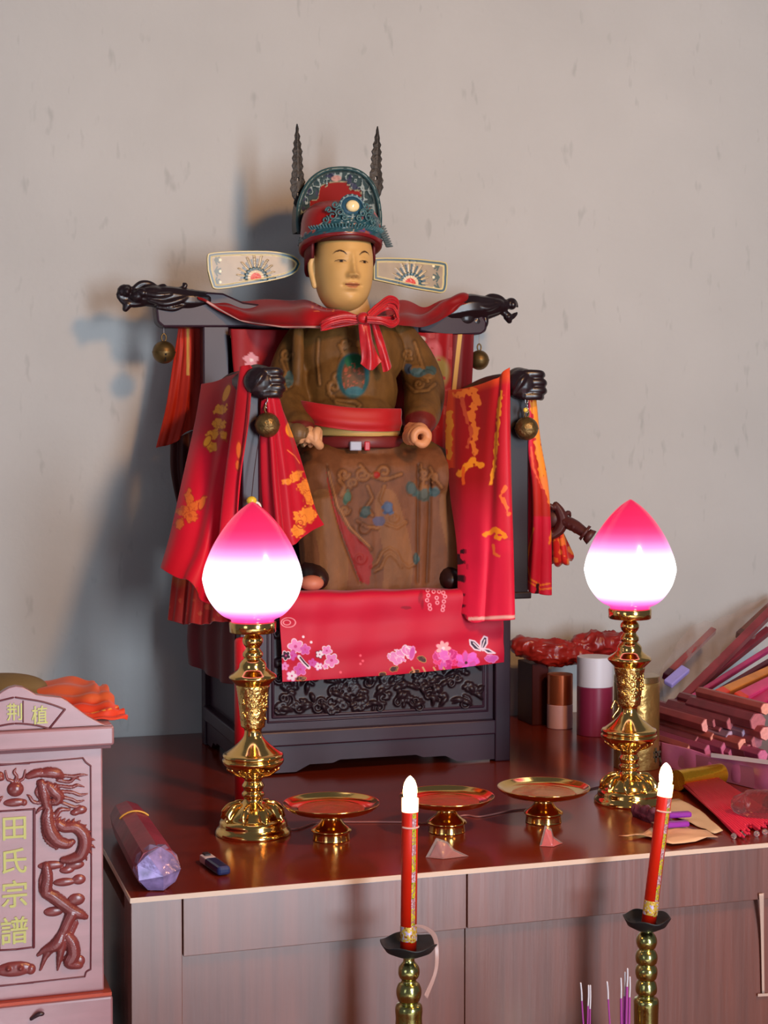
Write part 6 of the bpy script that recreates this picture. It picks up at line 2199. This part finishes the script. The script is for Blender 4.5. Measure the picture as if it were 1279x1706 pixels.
for path, sgn in (([(440, 470), (500, 490), (570, 490), (640, 540), (690, 640), (670, 720), (600, 800)], 1), ([(330, 480), (318, 560), (350, 640), (420, 690)], 1), ([(320, 860), (300, 930), (300, 1010)], 1), ([(400, 1090), (470, 1150), (530, 1200)], 1), ([(570, 1230), (540, 1300), (500, 1370)], 1), ([(290, 220), (270, 270), (300, 320)], 1)):
    cpt = cat(path, 12)
    tgv = np.gradient(cpt, axis=0)
    for (fx_, fy_), (tx_, ty_) in zip(cpt, tgv):
        q_ = math.hypot(tx_, ty_)
        dr.append(rz_([(fx_, fy_), (fx_ + (ty_ / q_) * 22 + tx_ / q_ * 12, fy_ - tx_ / q_ * 22 + ty_ / q_ * 12)], [13, 5]))
dr += [rb_(x, y, 20, 18, .007) for x, y in ((330, 205), (412, 215), (310, 118), (395, 145), (390, 330), (345, 335))]
V, Fc = fuse(dr, .0009, 1)
nn = normals(V, Fc)
xx_, zz_ = V[:, 0] * 1000, V[:, 2] * 1000
sc1 = np.maximum(0, np.sin(xx_ * 2.4 + zz_ * 1.2) * np.sin(zz_ * 2.6 - xx_ * .6))
V = V + nn * (sc1 * .0007)[:, None]
V[:, 1] = np.maximum(V[:, 1], YC - .011)
V2 = V.copy()
V2[:, 0] = 2 * cxm - V[:, 0]
mk('dragon_relief', (V, Fc), RELM, CB)
mk('dragon_relief', (V2, [f[::-1] for f in Fc]), RELM, CB)
cd = [rb_(600, 400, 55, 36), rb_(560, 420, 40, 26), rb_(380, 815, 105, 36), rb_(560, 810, 75, 40), rb_(590, 920, 55, 42), rb_(480, 940, 90, 34), rb_(570, 1070, 70, 50), rb_(400, 1160, 80, 40), rb_(590, 1530, 50, 50), rb_(500, 850, 60, 30),
      rb_(110, 345, 90, 34), rb_(180, 345, 26, 28)]
cd += [rz_([(40, 110), (55, 170), (80, 180), (110, 200)], [9, 12, 14, 12]), rz_([(190, 105), (175, 165), (150, 180), (130, 200)], [9, 12, 14, 12]), rz_([(120, 90), (105, 120), (125, 150), (112, 190)], [6, 14, 14, 16]), rb_(115, 245, 66, 60, .008)]
cd += [rb_(-5, 150, 40, 40), rb_(110, 1590, 150, 60, .006), rb_(60, 1580, 26, 22, .010), rb_(150, 1575, 26, 22, .010), rb_(230, 1590, 40, 44, .006)]
groups_ = [[0, 1], [2, 3, 4, 5, 9], [6], [7], [8], [10, 11], [12, 13, 14, 15], [16], [17, 18, 19, 20]]
for gi in groups_:
    mk('pearl_relief' if gi[0] == 12 else 'cloud_relief', fuse([cd[i] for i in gi], .0009, 1), RELM, CB)


def chars(txt, px, py, w, h, Y0, m, depth=.0018, name='gold_character'):
    cu = bpy.data.curves.new('t', 'FONT')
    cu.body = txt
    cu.size = 1
    cu.extrude = .02
    cu.offset = .010
    o = bpy.data.objects.new('t', cu)
    COL.objects.link(o)
    dg = bpy.context.evaluated_depsgraph_get()
    me = bpy.data.meshes.new_from_object(o.evaluated_get(dg))
    bpy.data.objects.remove(o)
    V = np.array([v.co[:] for v in me.vertices])
    Fc = [tuple(p.vertices) for p in me.polygons]
    bpy.data.meshes.remove(me)
    if len(V) == 0:
        return None
    mn, mx = V.min(0), V.max(0)
    V = (V - (mn + mx) / 2) / (mx - mn)
    c = at(px, py, Y0)
    s = mpp(px, py, Y0)
    W = np.stack([c[0] + V[:, 0] * w * s, c[1] + -V[:, 2] * depth, c[2] + V[:, 1] * h * s], 1)
    return mk(name, (W, Fc), m, CB, smooth=False)


for ch, py, w, h in (('田', 1380, 38, 38), ('氏', 1434, 40, 42), ('宗', 1489, 42, 46), ('譜', 1550, 44, 46)):
    chars(ch, 24, py, w, h, YC - .0005, GOLDP)
chars('荆', 24, 1186, 25, 29, YC - .0065, GOLDP)
chars('植', 66, 1191, 26, 31, YC - .0065, GOLDP)
chars('紫', -17, 1191, 26, 31, YC - .0065, GOLDP)
mk('drawer_pull', tub([at(52, 1698, YC - .016), at(64, 1690, YC - .02), at(70, 1689, YC - .02)], [.002, .003, .003], 8), plain('pull_dark', (60, 36, 40), .3), CB)

sd = thing('side_stand', (cxm, YC + .1, 0), 'plain wooden stand under the genealogy box, below the frame', 'stand')
mk('stand_top', bx(cxm - hw3 - .01, cxm + hw3 + .003, YC - .03, YC + dep + .02, ZP - .03, ZP), wd, sd, smooth=False)
for x_ in (cxm - hw3, cxm + hw3 - .035):
    for y_ in (YC - .02, YC + dep - .02):
        mk('leg', bx(x_, x_ + .03, y_, y_ + .03, 0, ZP - .03), wd, sd, smooth=False)

# folded orange-red cloth and olive cushion on top of the box
def p_(U, W, X, Y):
    c = base(X, S(206, 60, 34))
    put(c, np.clip((1172 - Y + (X - 120) * .1) / 12, 0, 1), S(198, 84, 44))
    put(c, (1.5 - np.abs(Y - (1190 - (X - 150) * .25))) * (X > 140) * (vnoise(X, Y, 0, .3) > .4), S(230, 150, 60))
    return c


cz = z3 + .001
o = cloth('folded_cloth', [[(20, 1140, 2.19), (70, 1136, 2.18), (120, 1132, 2.17), (150, 1134, 2.16), (160, 1140, 2.15), (172, 1140, 2.14)],
                           [(10, 1152, 2.13), (70, 1150, 2.12), (120, 1150, 2.11), (155, 1152, 2.10), (168, 1150, 2.10), (186, 1158, 2.10)],
                           [(10, 1172, 2.10), (70, 1172, 2.09), (120, 1172, 2.08), (150, 1172, 2.07), (176, 1172, 2.07), (196, 1176, 2.07)],
                           [(10, 1190, 2.07), (70, 1190, 2.06), (120, 1188, 2.05), (160, 1188, 2.045), (188, 1184, 2.045), (206, 1186, 2.05)],
                           [(10, 1204, 2.05), (70, 1204, 2.04), (120, 1203, 2.03), (160, 1202, 2.03), (190, 1199, 2.03), (211, 1199, 2.04)]],
          SATIN, p_, fold=lambda U, W: .0022 * sin(W * 30 + U * 5) + .002 * sin(U * 20 + W * 8), nu=140, nv=120)
tag(o, 'orange-red folded cloth heaped on top of the genealogy box', 'cloth')
q = at(-2, 1165, 2.20)
V, Fc = fuse([ell((q[0], 2.14, cz + .016), (.075, .045, .020), 40), ell((q[0], 2.15, cz + .030), (.062, .04, .020), 40)], .0025, 6)
V[:, 2] = np.maximum(V[:, 2], cz)
tag(mk('olive_cushion', (V, Fc), plain('olive_cloth', (112, 90, 52), .75, noise=.1, nscale=30)), 'rounded olive-brown cushion behind the orange cloth on the genealogy box', 'cushion')
